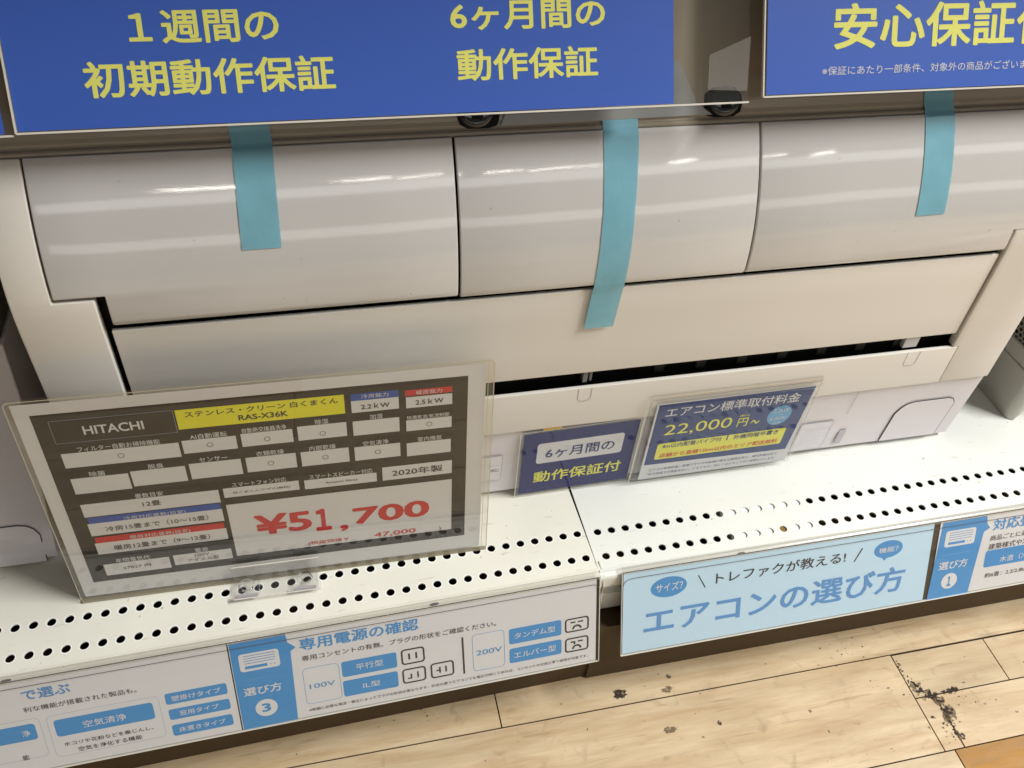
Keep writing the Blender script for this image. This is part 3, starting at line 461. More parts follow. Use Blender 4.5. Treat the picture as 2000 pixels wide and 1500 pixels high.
# ================================================================ gondola shelf decks
P_ = 0.0125; HR = 0.0033; D2 = 0.0249
def deck_plate(name, x0, x1, k0, k1, y_front, y_back, m, ringm, parent, hole_x0=0.0):
    """painted steel sheet with two rows of punched holes (real openings)"""
    v = []; f = []; fm = []
    def quad(xa, ya, xb, yb):
        n = len(v); v.extend([(xa, ya, 0), (xb, ya, 0), (xb, yb, 0), (xa, yb, 0)]); f.append((n, n + 1, n + 2, n + 3)); fm.append(0)
    h = P_ / 2
    rows = [0.0, -D2]
    xs0 = hole_x0 + k0 * P_ - h; xs1 = hole_x0 + k1 * P_ + h
    quad(x0, h, x1, y_back); quad(x0, -D2 + h, x1, -h); quad(x0, y_front, x1, -D2 - h)
    N = 20
    for ry in rows:
        quad(x0, ry - h, xs0, ry + h); quad(xs1, ry - h, x1, ry + h)
        for k in range(k0, k1 + 1):
            cx = hole_x0 + k * P_; n = len(v)
            r2 = HR * (1.28 if ringm is RING else 1.12)
            for i in range(N):
                a = 2 * math.pi * (i + .5) / N; c, s = math.cos(a), math.sin(a); q = h / max(abs(c), abs(s))
                v.extend([(cx + HR * c, ry + HR * s, -0.0012), (cx + HR * c, ry + HR * s, 0), (cx + r2 * c, ry + r2 * s, 0), (cx + q * c, ry + q * s, 0)])
            for i in range(N):
                j = (i + 1) % N
                f.append((n + 4 * i, n + 4 * j, n + 4 * j + 1, n + 4 * i + 1)); fm.append(0)
                f.append((n + 4 * i + 1, n + 4 * j + 1, n + 4 * j + 2, n + 4 * i + 2)); fm.append(1)
                f.append((n + 4 * i + 2, n + 4 * j + 2, n + 4 * j + 3, n + 4 * i + 3)); fm.append(0)
            # square corners
            for sx, sy, ia, ib in ((1, 1, N // 8, None), (-1, 1, 3 * N // 8, None), (-1, -1, 5 * N // 8, None), (1, -1, 7 * N // 8, None)):
                pass
    return mesh(name, v, f, [m, ringm], parent, fm=fm)
def deck(name, label, origin, yaw, x0, x1, k0, k1, m, ringm, brackets, ky):
    t = thing(name, label, 'shelf', origin, (0, 0, yaw), 'shelf decks side by side')
    deck_plate('perforated_top', x0, x1, k0, k1, -0.0372, 0.46, m, ringm, t)
    lip = [(-0.0372, 0.0), (-0.0376, 0.0013), (-0.0386, 0.0017), (-0.0394, 0.0011), (-0.0400, -0.0002), (-0.0420, -0.0004), (-0.0436, -0.0012), (-0.0444, -0.0030), (-0.0446, -0.0055),
           (-0.0446, -0.0150), (-0.0400, -0.0160), (-0.0400, -0.0250), (-0.0446, -0.0260), (-0.0446, -0.0480), (-0.0440, -0.0500), (-0.036, -0.0500)]
    extrude_x('front_lip', lip, x0, x1, m, t, bevel=0)
    box('under_tray', (x0, -0.0350, -0.0490), (x1, 0.44, -0.0460), UNDER, t)
    box('shade_kick_board', (x0, ky, FZ), (x1, ky + 0.018, -0.0530), KICK_SHADE, t)  # board set forward to stand in for the shade band below the labels
    hx = x0 + 0.05
    while hx < x1:
        tt = [(hx + 0.0042 * math.cos(2 * math.pi * i / 16), -0.0418 + 0.0014 * math.sin(2 * math.pi * i / 16), 0.0002 - 0.0004 + 0.0006) for i in range(16)]
        hx += 0.233
    if brackets:
        for bx in brackets:
            pr = [(-0.030, 0.0006), (-0.0440, -0.0010), (-0.0480, -0.010), (-0.0470, -0.024), (-0.0500, -0.030), (-0.0490, -0.050), (-0.0515, -0.060), (-0.0490, -0.068), (-0.0450, -0.062), (-0.0420, -0.050), (-0.036, -0.045)]
            extrude_x('end_bracket', pr, bx, bx + 0.0009, RAW, t, closed=True)
    return t
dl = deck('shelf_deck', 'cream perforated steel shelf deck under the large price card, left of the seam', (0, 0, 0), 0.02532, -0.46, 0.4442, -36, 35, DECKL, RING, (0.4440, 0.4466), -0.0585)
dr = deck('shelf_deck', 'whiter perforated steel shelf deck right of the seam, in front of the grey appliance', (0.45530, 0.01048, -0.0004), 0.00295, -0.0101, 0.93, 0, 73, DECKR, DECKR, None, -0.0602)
for t, xs in ((dl, (0.0, 0.307)), (dr, (0.115, 0.42))):
    for x in xs:
        v = [(x + 0.0036 * math.cos(2 * math.pi * i / 18), -0.0425 + 0.0012 * math.sin(2 * math.pi * i / 18), -0.0003 + 0.0002 * 0 - 0.0002 + 0.0007) for i in range(18)]
        mesh('lip_hole', v, [tuple(range(18))], SHADOWGAP, t)
# something white stored under the deck, seen through the holes
tag(box('white_card', (0.570, -0.0235, -0.020), (0.648, 0.03, -0.0019), mat('white_card', (250, 250, 248), 0.5), bevel=0.0008), 'white card seen through the shelf holes below the installation fee sign', 'card')
tag(box('yellow_tag', (0.6080, -0.021, -0.00185), (0.628, -0.0085, -0.00175), mat('ochre_paper', (128, 104, 40), 0.8)), 'ochre paper scrap glimpsed through two holes of the front row', 'paper')

# upper shelf of the same fixture (above the picture): it shades the top of the machine
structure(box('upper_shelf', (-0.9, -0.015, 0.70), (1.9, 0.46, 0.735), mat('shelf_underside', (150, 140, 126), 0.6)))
# back panel of the fixture
structure(box('back_panel', (-0.9, 0.462, FZ), (1.9, 0.475, 1.6), mat('back_panel_paint', (205, 200, 186), 0.5)))

# ================================================================ the air conditioner
XL, XR = 0.0635, 0.8256
def Y(z): return 0.0555 + 3.65 * max(0.0, z - 0.232) ** 2
PO = Vector((0, 0.099, 0.340)); PV = Vector((0, 0.5, 0.8660254)); PN = Vector((0, -0.8660254, 0.5))
def pp(u, v, h=0.0): q = PO + PV * v + PN * h; return (u, q.y, q.z)
ac = thing('air_conditioner', 'large glossy white wall air conditioner set on the shelf, with teal tape on its front', 'air conditioner', (0.4446, 0.10, 0.0))
def at_ac(o): o.location = (-0.4446, -0.10, 0.0); return o
def skin(name, xcols, zrows, keep, m, off=0.0, bevel=0.0009, solid=0.0035, curl=0.0):
    """panel that follows the front curve; keep(i, j) says which cells exist"""
    v = []; idx = {}; f = []
    for j, z in enumerate(zrows):
        # offset along the curve normal
        dy = 7.3 * max(0.0, z - 0.232); L_ = math.hypot(1, dy); ny, nz = -1 / L_, dy / L_
        for i, x in enumerate(xcols):
            o_ = off
            if curl and z < zrows[0] + 0.0045 : o_ -= curl * ((zrows[0] + 0.0045 - z) / 0.0045) ** 2
            idx[i, j] = len(v); v.append((x, Y(z) + ny * o_, z + nz * o_))
    for i in range(len(xcols) - 1):
        for j in range(len(zrows) - 1):
            if keep(xcols[i], xcols[i + 1], zrows[j], zrows[j + 1]): f.append((idx[i, j], idx[i + 1, j], idx[i + 1, j + 1], idx[i, j + 1]))
    used = sorted({a for q in f for a in q}); mp = {a: k for k, a in enumerate(used)}
    o = mesh(name, [v[a] for a in used], [tuple(mp[a] for a in q) for q in f], m, ac, solid=solid, bevel=bevel, seg=3)
    for p in o.data.polygons: p.use_smooth = True
    return at_ac(o)
def zr(a, b, n=26): return [a + (b - a) * i / n for i in range(n + 1)]
ZT = 0.3312
# the three curved flaps
zl = zr(0.2306, 0.2544, 8) + zr(0.2544, ZT, 34)[1:]
skin('curved_flap', [0.0886, 0.1180, 0.20, 0.28, 0.3372], zl, lambda a, b, c, d: not (b <= 0.1181 and d <= 0.2545), PLASTIC, off=0.0006, curl=0.0032)
skin('curved_flap', [0.3388, 0.40, 0.47, 0.5476], zr(0.2296, ZT, 44), lambda *a: True, PLASTIC, off=0.0006, curl=0.0032)
zl2 = zr(0.2300, 0.2500, 8) + zr(0.2500, ZT, 34)[1:]
skin('curved_flap', [0.5490, 0.62, 0.70, 0.7668, 0.8020], zl2, lambda a, b, c, d: not (a >= 0.7667 and d <= 0.2501), PLASTIC, off=0.0006, curl=0.0032)
# flat louvre below them
skin('louvre', [0.1152, 0.3, 0.5, 0.7676], [0.1446, 0.17, 0.20, 0.2262], lambda *a: True, PLASTIC_M, off=-0.0022, bevel=0.0007)
# end covers of the casing
skin('end_cover', [XL, 0.0872, 0.1112], zr(0.0885, 0.2518, 16) + zr(0.2518, ZT, 24)[1:], lambda a, b, c, d: not (a >= 0.0871 and c >= 0.2517), PLASTIC_M, bevel=0.001, solid=0.008)
skin('end_cover', [0.7695, 0.7752, 0.8034, XR], [0.0885, 0.11, 0.1305, 0.17, 0.21, 0.235, 0.2506] + zr(0.2506, ZT, 24)[1:], lambda a, b, c, d: not (a < 0.7751 and d <= 0.1306) and not (b <= 0.8035 and c >= 0.2505), PLASTIC_M, bevel=0.001, solid=0.008)
skin('lower_cover', [0.1118, 0.3, 0.5, 0.7748], [0.0882, 0.11, 0.1304], lambda *a: True, PLASTIC_M, bevel=0.0008)
# black air passage behind the gaps
cav = [(Y(z) + 0.0115, z) for z in zr(0.088, 0.334, 30)]
at_ac(extrude_x('air_passage', cav, XL + 0.006, XR - 0.006, BLACK, ac))
# casing sides, back and top
for x0, x1 in ((XL, XL + 0.0022), (XR - 0.0022, XR)):
    prof = [(0.0655, 0.004), (0.0602, 0.0872)] + [(Y(z) + 0.0012, z) for z in zr(0.0885, ZT, 26)] + [(pp(0, 0.0, -0.002)[1], pp(0, 0.0, -0.002)[2]), (pp(0, 0.16, -0.002)[1], pp(0, 0.16, -0.002)[2]), (0.40, pp(0, 0.16)[2]), (0.44, 0.40), (0.44, 0.003)]
    at_ac(extrude_x('side_panel', prof, x0, x1, PLASTIC_M, ac, closed=True))
q = pp(0, 0.16, -0.002)
at_ac(mesh('rear_casing', [(XL + .003, q[1], q[2] + .001), (XR - .003, q[1], q[2] + .001), (XR - .003, 0.40, q[2] + .001), (XL + .003, 0.40, q[2] + .001), (XL + .003, 0.44, 0.40), (XR - .003, 0.44, 0.40), (XR - .003, 0.44, 0.006), (XL + .003, 0.44, 0.006)],
      [(0, 1, 2, 3), (3, 2, 5, 4), (4, 5, 6, 7)], PLASTIC_M, ac))
# sloping front panel above the flaps, with the rolled trim at its lower edge
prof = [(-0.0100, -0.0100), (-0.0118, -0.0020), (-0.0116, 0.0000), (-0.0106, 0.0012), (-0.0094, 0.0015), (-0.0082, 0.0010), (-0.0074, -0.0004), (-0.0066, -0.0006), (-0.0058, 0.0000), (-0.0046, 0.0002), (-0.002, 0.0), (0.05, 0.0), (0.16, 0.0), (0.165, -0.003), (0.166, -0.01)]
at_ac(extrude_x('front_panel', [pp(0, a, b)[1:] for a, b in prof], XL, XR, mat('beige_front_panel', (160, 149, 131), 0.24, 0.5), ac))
# grey cover between the two sensor windows
gp = [(0.3690, -0.0062), (0.5142, -0.0050), (0.5030, 0.0030), (0.4900, 0.030), (0.390, 0.030), (0.3730, 0.0030)]
o = mesh('sensor_cover', [pp(a, b, 0.0014) for a, b in gp] + [pp(a, b, 0.0002) for a, b in gp], [tuple(range(6))] + [(i, i + 6, (i + 1) % 6 + 6, (i + 1) % 6) for i in range(6)], GREYTRIM, ac, bevel=0.0004); at_ac(o)
for cu, flip in ((0.3552, 1), (0.5222, -1)):
    pts = [(cu + x * flip, v) for x, v in ((-0.0138, 0.0010), (-0.0122, -0.0040), (-0.0070, -0.0068), (0.0060, -0.0070), (0.0120, -0.0056), (0.0140, 0.0000), (0.0135, 0.0080), (0.0080, 0.0120), (-0.0080, 0.0120), (-0.0130, 0.0070))]
    win = mesh('camera_window', [pp(a, b, 0.0004) for a, b in pts], [tuple(range(10)) if flip > 0 else tuple(reversed(range(10)))], BLACK, ac); at_ac(win)
    dome = []; fc = []
    n = 22
    for r, hgt in ((0.0098, 0.0005), (0.0092, 0.0016), (0.0070, 0.0024), (0.0035, 0.0027)):
        dome += [pp(cu + r * 1.12 * math.cos(2 * math.pi * i / n) - .001 * flip, 0.0030 + r * math.sin(2 * math.pi * i / n), hgt) for i in range(n)]
    for k in range(3):
        fc += [(k * n + i, k * n + (i + 1) % n, (k + 1) * n + (i + 1) % n, (k + 1) * n + i) for i in range(n)]
    fc.append(tuple(range(3 * n, 4 * n)))
    mesh('lens', dome, fc, LENS, win, smooth=True)
    c2 = cu - 0.001 * flip
    mesh('pupil', [pp(c2 + a, 0.0008 + b, 0.0029) for a, b in ((-0.0034, -0.0022), (0.0034, -0.0022), (0.0042, 0.0014), (0.0, 0.0030), (-0.0042, 0.0014))], [(0, 1, 2, 3, 4)], BLACK, win)
# lower base with its breakaway pipe openings
bprof = [(0.0582, 0.0876), (0.0588, 0.0872), (0.0598, 0.070), (0.06095, 0.050), (0.0635, 0.0060), (0.0652, 0.0040), (0.43, 0.0040), (0.43, 0.080), (0.075, 0.0876)]
at_ac(extrude_x('base_cover', bprof, XL, XR, BASE_M, ac, closed=True))
def bp_(u, z, h): return (u, float(0.0588 + (0.0872 - z) * 0.0579) - h, z)
def knock(parent, X0, X1, zt, flip, m, fn, fix):
    A = [(0, 0.0065), (0, 0.046), (0.0035, 0.0540), (0.0080, 0.0585), (0.0150, 0.0605), (0.0500, 0.0605), (0.0552, 0.0585), (0.0590, 0.0530), (0.0596, 0.0460), (0.0596, 0.0065)]
    pts = [((X0 + a if flip > 0 else X1 - a), z) for a, z in A]
    def grow(P, d):
        cx = sum(p[0] for p in P) / len(P); out = []
        for i, p in enumerate(P):
            a = Vector(P[i - 1]) if i else Vector((P[0][0], P[0][1] - .01)); b = Vector(P[i + 1]) if i < len(P) - 1 else Vector((P[-1][0], P[-1][1] - .01))
            t = (b - a).normalized(); nn = Vector((-t.y, t.x)); nn = nn if nn.x * (p[0] - cx) + nn.y * (p[1] - .03) > 0 else -nn
            out.append((p[0] + nn.x * d, p[1] + nn.y * d))
        return out
    g = grow(pts, 0.0007); n = len(pts)
    k = mesh('pipe_knockout', [fn(u, z, 0.0011) for u, z in pts], [tuple(range(n))], m, parent); fix(k)
    r = mesh('groove', [fn(u, z, 0.00115) for u, z in pts] + [fn(u, z, 0.0009) for u, z in g], [(i, i + 1, n + i + 1, n + i) for i in range(n - 1)], SHADOWGAP, k)
knock(ac, 0.7515, 0.8111, 0.06, 1, BASE_M, bp_, at_ac)
# hairline joints: snap tabs, base split line, cover split line
def ribbon(name, pts, w, m, parent, fn=None, h=0.0002):
    v = []; f = []
    for i, p in enumerate(pts):
        a = Vector(pts[max(0, i - 1)]); b = Vector(pts[min(len(pts) - 1, i + 1)]); t = (b - a).normalized(); nn = Vector((-t.y, t.x)) * w / 2
        v += [(p[0] + nn.x, p[1] + nn.y), (p[0] - nn.x, p[1] - nn.y)]
    for i in range(len(pts) - 1): f.append((2 * i, 2 * i + 1, 2 * i + 3, 2 * i + 2))
    return mesh(name, [fn(u, z, h) for u, z in v] if fn else [(u, z, h) for u, z in v], f, m, parent)
fr = lambda u, z, h: (u, 0.0555 - h, z)
for x0, x1, zb in ((0.4352, 0.4462, 0.1160), (0.7270, 0.7388, 0.1140)):
    at_ac(ribbon('snap_tab', [(x0, 0.1300), (x0 + .0002, zb + .003), (x0 + .0014, zb + .0004), (x0 + .004, zb), (x1 - .004, zb), (x1 - .0014, zb + .001), (x1 - .0001, zb + .004), (x1, 0.1300)], 0.00035, HAIR, ac, fr))
at_ac(ribbon('joint_line', [(0.6984, 0.0855), (0.6984, 0.055)], 0.00035, HAIR, ac, bp_, 0.0012))
# white hinge blocks seen in the slot
for x0, x1, ds in ((0.4390, 0.4432, 0.005), (0.4448, 0.4472, 0.006), (0.7225, 0.7365, 0.0045)):
    at_ac(box('hinge_block', (x0, 0.0555 + ds, 0.1312), (x1, 0.0665, 0.1440), mat('hinge_pale' if x0 > 0.5 else 'hinge_grey', (196, 198, 198) if x0 > 0.5 else (118, 120, 120), 0.4), ac, bevel=0.0008))
for i in range(7):
    x = 0.50 + i * 0.036
    at_ac(box('deflector_vane', (x, 0.0644, 0.1295), (x + 0.009, 0.0668, 0.1440), mat('dark_vane', (13, 13, 13), 0.6), ac, bevel=0.001))
# stickers on the base
st = plate('notice_sticker', 0.3400, 0.0235, 0.3798, 0.0572, 0, BASE_M, ac, r=0.002); st.data.transform(Matrix.Identity(4))
for vv in st.data.vertices: vv.co = Vector(bp_(vv.co.x, vv.co.y, 0.0012))
at_ac(st)
L_ = Print(); L_.ring(rrpts(0.3400, 0.0235, 0.3798, 0.0572, .002), rrpts(0.3403, 0.0238, 0.3795, 0.0569, .0017), 'line2', 0); L_.rect(0.3400, 0.0445, 0.3798, 0.0447, 'line2', 0)
L_.text('に', 0.3745, 0.0360, 0.3775, 0.0400, 'ink', 0); L_.text('点', 0.3702, 0.0360, 0.3737, 0.0400, 'ink', 0)
o = L_.build('lettering', st, gap=1)
for vv in o.data.vertices: vv.co = Vector(bp_(vv.co.x, vv.co.y, 0.00135))
st2 = plate('clear_sticker', 0.6560, 0.0085, 0.6885, 0.0480, 0, mat('gloss_film', (218, 214, 218), 0.12, 0.6), ac, r=0.0005)
for vv in st2.data.vertices: vv.co = Vector(bp_(vv.co.x, vv.co.y, 0.0012))
at_ac(st2)
L_ = Print(); L_.ring(rrpts(0.6560, 0.0085, 0.6885, 0.0480, .0006), rrpts(0.6563, 0.0088, 0.6882, 0.0477, .0004), 'line2', 0); L_.rect(0.6560, 0.0385, 0.6885, 0.0387, 'line2', 0)
for i in range(7): L_.rect(0.6640, 0.0340 - i * .0034, 0.6860 - (i % 3) * .003, 0.0345 - i * .0034, 'white', 0)
o = L_.build('embossed_lines', st2, gap=1)
for vv in o.data.vertices: vv.co = Vector(bp_(vv.co.x, vv.co.y, 0.00132))
gs = plate('grey_sticker', 0.7008, 0.0120, 0.7078, 0.0318, 0, mat('grey_film', (186, 183, 188), 0.4), ac)
for vv in gs.data.vertices: vv.co = Vector(bp_(vv.co.x, vv.co.y, 0.0012))
at_ac(gs)

# teal tapes running down over the front
def tape(label, edges, v_top, zend):
    """edges: list of (key, xl, xr) from top to bottom, key = z on the curve"""
    path = []
    for i in range(8): v = v_top + (-0.0045 - v_top) * i / 7; path.append((*pp(0, v, 0.0009)[1:],))
    path.append((*pp(0, -0.0080, 0.0022)[1:],)); path.append((*pp(0, -0.0110, 0.0020)[1:],))
    for z in zr(ZT - 0.001, max(zend, 0.2330), 26):
        dy = 7.3 * max(0.0, z - 0.232); L_ = math.hypot(1, dy); path.append((Y(z) - 0.0012 / L_, z + 0.0012 * dy / L_))
    if zend < 0.23:
        path += [(Y(0.2300) - 0.0013, 0.2300), (0.0551, 0.2265)] + [(0.0551, z) for z in zr(0.222, zend, 6)]
    zs = [e[0] for e in edges]; v = []; f = []; rd = random.Random(len(label))
    for y, z in path:
        def ip(k):
            if z >= zs[0]: return edges[0][k]
            for a, b in zip(edges, edges[1:]):
                if z >= b[0]: t = (a[0] - z) / (a[0] - b[0]); return a[k] + (b[k] - a[k]) * t
            return edges[-1][k]
        xl, xr = ip(1), ip(2)
        for i in range(5): v.append((xl + (xr - xl) * i / 4 + rd.uniform(-.00008, .00008), y + rd.uniform(-.00006, .00006), z))
    for j in range(len(path) - 1):
        for i in range(4): a = j * 5 + i; f.append((a, a + 5, a + 6, a + 1))
    o = mesh('masking_tape', v, f, TAPE, smooth=True)
    return tag(o, label, 'tape', 'teal tape strips on the machine')
tape('short teal tape strip on the left curved flap, below the one-week guarantee sign', [(0.345, 0.2030, 0.2268), (0.3330, 0.2043, 0.2278), (0.2775, 0.2025, 0.2262)], 0.02, 0.2775)
tape('longest teal tape strip, running down the middle flap and onto the flat louvre', [(0.345, 0.4370, 0.4612), (0.3285, 0.4367, 0.4610), (0.2890, 0.4358, 0.4582), (0.2272, 0.4332, 0.4559), (0.1922, 0.4312, 0.4537)], 0.02, 0.1922)
tape('short teal tape strip on the right curved flap, below the peace-of-mind sign', [(0.345, 0.6745, 0.6980), (0.3310, 0.6748, 0.6985), (0.2677, 0.6757, 0.6994)], 0.02, 0.2676)

# ================================================================ blue signs on the sloping front
SU = 0.945                                  # the signs hang about 3 cm in front of the panel
SO = Vector((0.01364, 0.07136, 0.35448))
MP = Matrix(((SU, 0, 0, SO.x), (0, SU * PV.y, SU * PN.y, SO.y), (0, SU * PV.z, SU * PN.z, SO.z), (0, 0, 0, 1)))
def sign(name, label, u0, v0, u1, v1, sheet_u, h=0.0035, group='blue guarantee signs', skew=0.0):
    t = thing(name, label, 'sign', group=group); t.matrix_world = MP @ Matrix.Translation((u0, v0, 0)) @ Matrix.Rotation(skew, 4, 'Z')
    w, hh = u1 - u0, v1 - v0
    plate('sleeve_back', 0, 0, w, hh, h - 0.0010, CLEAR, t, r=0.0008)
    a, b = sheet_u[0] - u0, sheet_u[1] - u0
    sh = plate('printed_sheet', a, 0.0012, b, hh - 0.002, h, ink('signblue', 0.45), t)
    plate('sleeve_front', 0.0002, 0.0002, w - 0.0002, hh, h + 0.0012, CLEARW, t, r=0.0008)
    v, f = boxv(0, -0.0006, h - 0.0012, w, 0.0005, h + 0.0014)
    mesh('bottom_fold', v, f, EDGE, t)
    v, f = boxv(-0.0006, 0, h - 0.0011, 0.0004, hh, h + 0.0013)
    mesh('side_fold', v, f, EDGE, t)
    return t, sh
# big left sign
sg, sh = sign('guarantee_sign', 'wide blue sign with yellow one-week and six-month guarantee lettering in a clear sleeve', 0.0888, 0.0018, 0.5385, 0.150, (0.0897, 0.4856))
L_ = Print(); ox, oy, hz = 0.0888, 0.0018, 0.0037
def st_(t, u0, v0, u1, v1, w=0.022, c='signyellow'): L_.text(t, u0 - ox, v0 - oy, u1 - ox, v1 - oy, c, hz, w)
st_('１週間の', .1562, .0475, .2394, .0655); st_('初期動作保証', .1286, .0192, .2690, .0392)
st_('6ヶ月間の', .3408, .0508, .4396, .0676); st_('動作保証', .3432, .0214, .4341, .0402)
L_.build('lettering', sh)
L_ = Print(); L_.text('より', .4850 - ox, .0225 - oy, .4910 - ox, .0258 - oy, 'ink', 0.0030, 0.01); L_.build('small_lettering', sg)
plate('clear_tape_patch', 0.0, 0.0, 0.001, 0.001, 0, CLEAR, sg)
o = sg.children[-1]; me = bpy.data.meshes.new('clear_tape_patch'); P4 = [(.5088, .0105), (.5368, .0090), (.5390, .0430), (.5098, .0320)]
me.from_pydata([(a - ox, b - oy, 0.0052) for a, b in P4], [], [(0, 1, 2, 3)]); me.materials.append(clear('frosted_tape', tint=(0.9, 0.9, 0.9), haze=0.17, f0=0.05, rough=0.2, hazecol=(0.72, 0.68, 0.62))); o.data = me
# right sign
sg2, sh = sign('guarantee_sign', 'blue sign at the right with large yellow lettering and a small white footnote', 0.5492, 0.0046, 0.860, 0.152, (0.5516, 0.8585), skew=0.0)
L_ = Print(); ox, oy = 0.5492, 0.0046
st_('安心保証付', .6000, .0330, .7770, .0622); st_('※保証にあたり一部条件、対象外の商品がございます', .5925, .0168, .7610, .0226, 0.0, 'white')
L_.build('lettering', sh)
# sliver of the sign at the far left
sg3, sh = sign('guarantee_sign', 'plain blue end of another sleeved sign at the far left edge', -0.18, 0.0008, 0.0868, 0.150, (-0.178, 0.0822), h=0.0020)

# ================================================================ neighbouring machine and grey appliance
nb = thing('air_conditioner', 'partly hidden second air conditioner with dark grey upper housing, left of the large white one', 'air conditioner', (-0.10, 0.20, 0.0))
def at_nb(o): o.location = (0.10, -0.20, 0.0); return o
NX0, NX1 = -0.74, 0.0243
lowp = [(0.060, 0.004), (0.0562, 0.006), (0.0575, 0.015), (0.0750, 0.051), (0.1105, 0.128), (0.1200, 0.172), (0.30, 0.172), (0.30, 0.004)]
at_nb(extrude_x('base_cover', lowp, NX0, NX1, BASE_M, nb, closed=True, bevel=0.001))
upp = [(0.1230, 0.1735), (0.1235, 0.20), (0.1310, 0.26), (0.160, 0.33), (0.21, 0.39), (0.34, 0.40), (0.34, 0.1735)]
at_nb(extrude_x('upper_housing', upp, NX0, NX1 - 0.001, mat('dark_grey_housing', (96, 96, 84), 0.4, 0.4), nb, closed=True, bevel=0.002))
def np_(u, z, h):
    ys = [(0.006, 0.0562), (0.015, 0.0575), (0.051, 0.0750), (0.128, 0.1105)]
    for (za, ya), (zb, yb) in zip(ys, ys[1:]):
        if z <= zb: return (u, ya + (yb - ya) * (z - za) / (zb - za) - h, z)
    return (u, ys[-1][1] - h, z)
knock(nb, -0.044, 0.0156, 0.05, -1, BASE_M, lambda u, z, h: np_(u, z * 0.60, h), at_nb)

hp = thing('heater', 'silver grey rounded appliance with a perforated grille at the right edge', 'heater', (1.06, 0.22, 0.0))
def rbox(name, x0, y0, x1, y1, z0, z1, r, m, parent, arch=False):
    P = rrpts(x0, y0, x1, y1, r, 8); n = len(P)
    v = [(p[0], p[1], z0) for p in P] + [(p[0], p[1], z1) for p in P]
    f = [(i, (i + 1) % n, n + (i + 1) % n, n + i) for i in range(n)] + [tuple(reversed(range(n))), tuple(range(n, 2 * n))]
    return mesh(name, v, f, m, parent, bevel=0.0012)
SILV = mat('silver_grey_plastic', (205, 201, 190), 0.35, 0.5)
def grille_mat():
    m = bpy.data.materials.new('perforated_grille'); m.use_nodes = True; nt = m.node_tree; b = nt.nodes['Principled BSDF']; N = nt.nodes.new; L = nt.links.new
    tc = N('ShaderNodeTexCoord'); sp = N('ShaderNodeSeparateXYZ'); L(tc.outputs['Object'], sp.inputs[0])
    def M(op, a, b_=None):
        n = N('ShaderNodeMath'); n.operation = op
        for i, q in enumerate((a, b_)):
            if q is None: continue
            if isinstance(q, (int, float)): n.inputs[i].default_value = q
            else: L(q, n.inputs[i])
        return n.outputs[0]
    s = 0.0058; row = M('DIVIDE', sp.outputs['Z'], s * 0.866); ri = M('FLOOR', row); odd = M('MODULO', ri, 2.0)
    along_ = M('SUBTRACT', sp.outputs['X'], sp.outputs['Y'])
    cx = M('SUBTRACT', M('FRACT', M('ADD', M('DIVIDE', along_, s), M('MULTIPLY', odd, 0.5))), 0.5)
    cz = M('MULTIPLY', M('SUBTRACT', M('FRACT', row), 0.5), 0.866)
    d = M('SQRT', M('ADD', M('MULTIPLY', cx, cx), M('MULTIPLY', cz, cz))); hole = M('LESS_THAN', d, 0.34)
    x = N('ShaderNodeMix'); x.data_type = 'RGBA'; L(hole, x.inputs[0]); x.inputs[6].default_value = (*lin((150, 146, 136)), 1); x.inputs[7].default_value = (*lin((26, 23, 20)), 1)
    L(x.outputs[2], b.inputs['Base Color']); b.inputs['Roughness'].default_value = 0.45
    return m
def at_hp(o): o.location = (-1.06, -0.22, 0.0); return o
at_hp(rbox('grille', 0.9075, 0.0735, 1.30, 0.42, 0.0720, 0.42, 0.014, grille_mat(), hp))
at_hp(rbox('collar', 0.9055, 0.0715, 1.302, 0.422, 0.0555, 0.0720, 0.012, SILV, hp))
# skirt with an arched opening in its front
P = rrpts(0.9050, 0.0705, 1.3025, 0.4225, 0.010, 8); n = len(P); v = []; f = []
def arch(x, y):
    if y < 0.10 and 0.9125 < x < 1.28: return min(0.034, 0.034 * math.sqrt(max(0.0, 1 - (max(0, 0.945 - x) / 0.0325) ** 2))) if x < 1.25 else 0.034
    return 0.0
PP = []
for i in range(n):
    a, b = P[i], P[(i + 1) % n]; k = 24 if math.dist(a, b) > 0.05 else 1
    for j in range(k): PP.append((a[0] + (b[0] - a[0]) * j / k, a[1] + (b[1] - a[1]) * j / k))
n = len(PP)
v = [(p[0], p[1], arch(*p)) for p in PP] + [(p[0], p[1], 0.0545) for p in PP]
f = [(i, (i + 1) % n, n + (i + 1) % n, n + i) for i in range(n)]
at_hp(mesh('skirt', v, f, SILV, hp, solid=0.003))

# ================================================================ price card in its sleeve
Wp, Hp = 0.3039, 0.1898
M = flat_frame((0.2004, 0.0133, 0.0045), -0.01128, 0.09249, -0.00521)
pc = thing('price_card', 'large price card with dark specification table and red price, in a yellowed sleeve', 'price card')
pc.matrix_world = M @ Matrix.Translation((-Wp / 2, 0, 0))
plate('sleeve_back', -0.0030, -0.0040, 0.3095, 0.1935, -0.0010, CLEARY, pc, r=0.004)
sh = plate('printed_sheet', 0, 0, Wp, Hp, 0.0, ink('paper', 0.55), pc)
tb = plate('dark_table', 0.0092, 0.0152, 0.0092 + 0.2820, 0.0152 + 0.1652, 0.00004, ink('dark', 0.5), sh)
Bk, Lt = print_sheet('price', 0.0092, 0.0152, 0.00008)
Bk.build('table_cells', sh); Lt.build('lettering', sh)
plate('sleeve_front', -0.0030, -0.0040, 0.3095, 0.1935, 0.0016, clear('yellowed_front_film', tint=(0.96, 0.95, 0.91), haze=0.02, f0=0.085, rough=0.02, hazecol=(0.78, 0.76, 0.71)), pc, r=0.004)
frame_ring('welded_edge', -0.0032, -0.0042, 0.3097, 0.1937, 0.0007, 0.0018, EDGEY, pc, r=0.004)
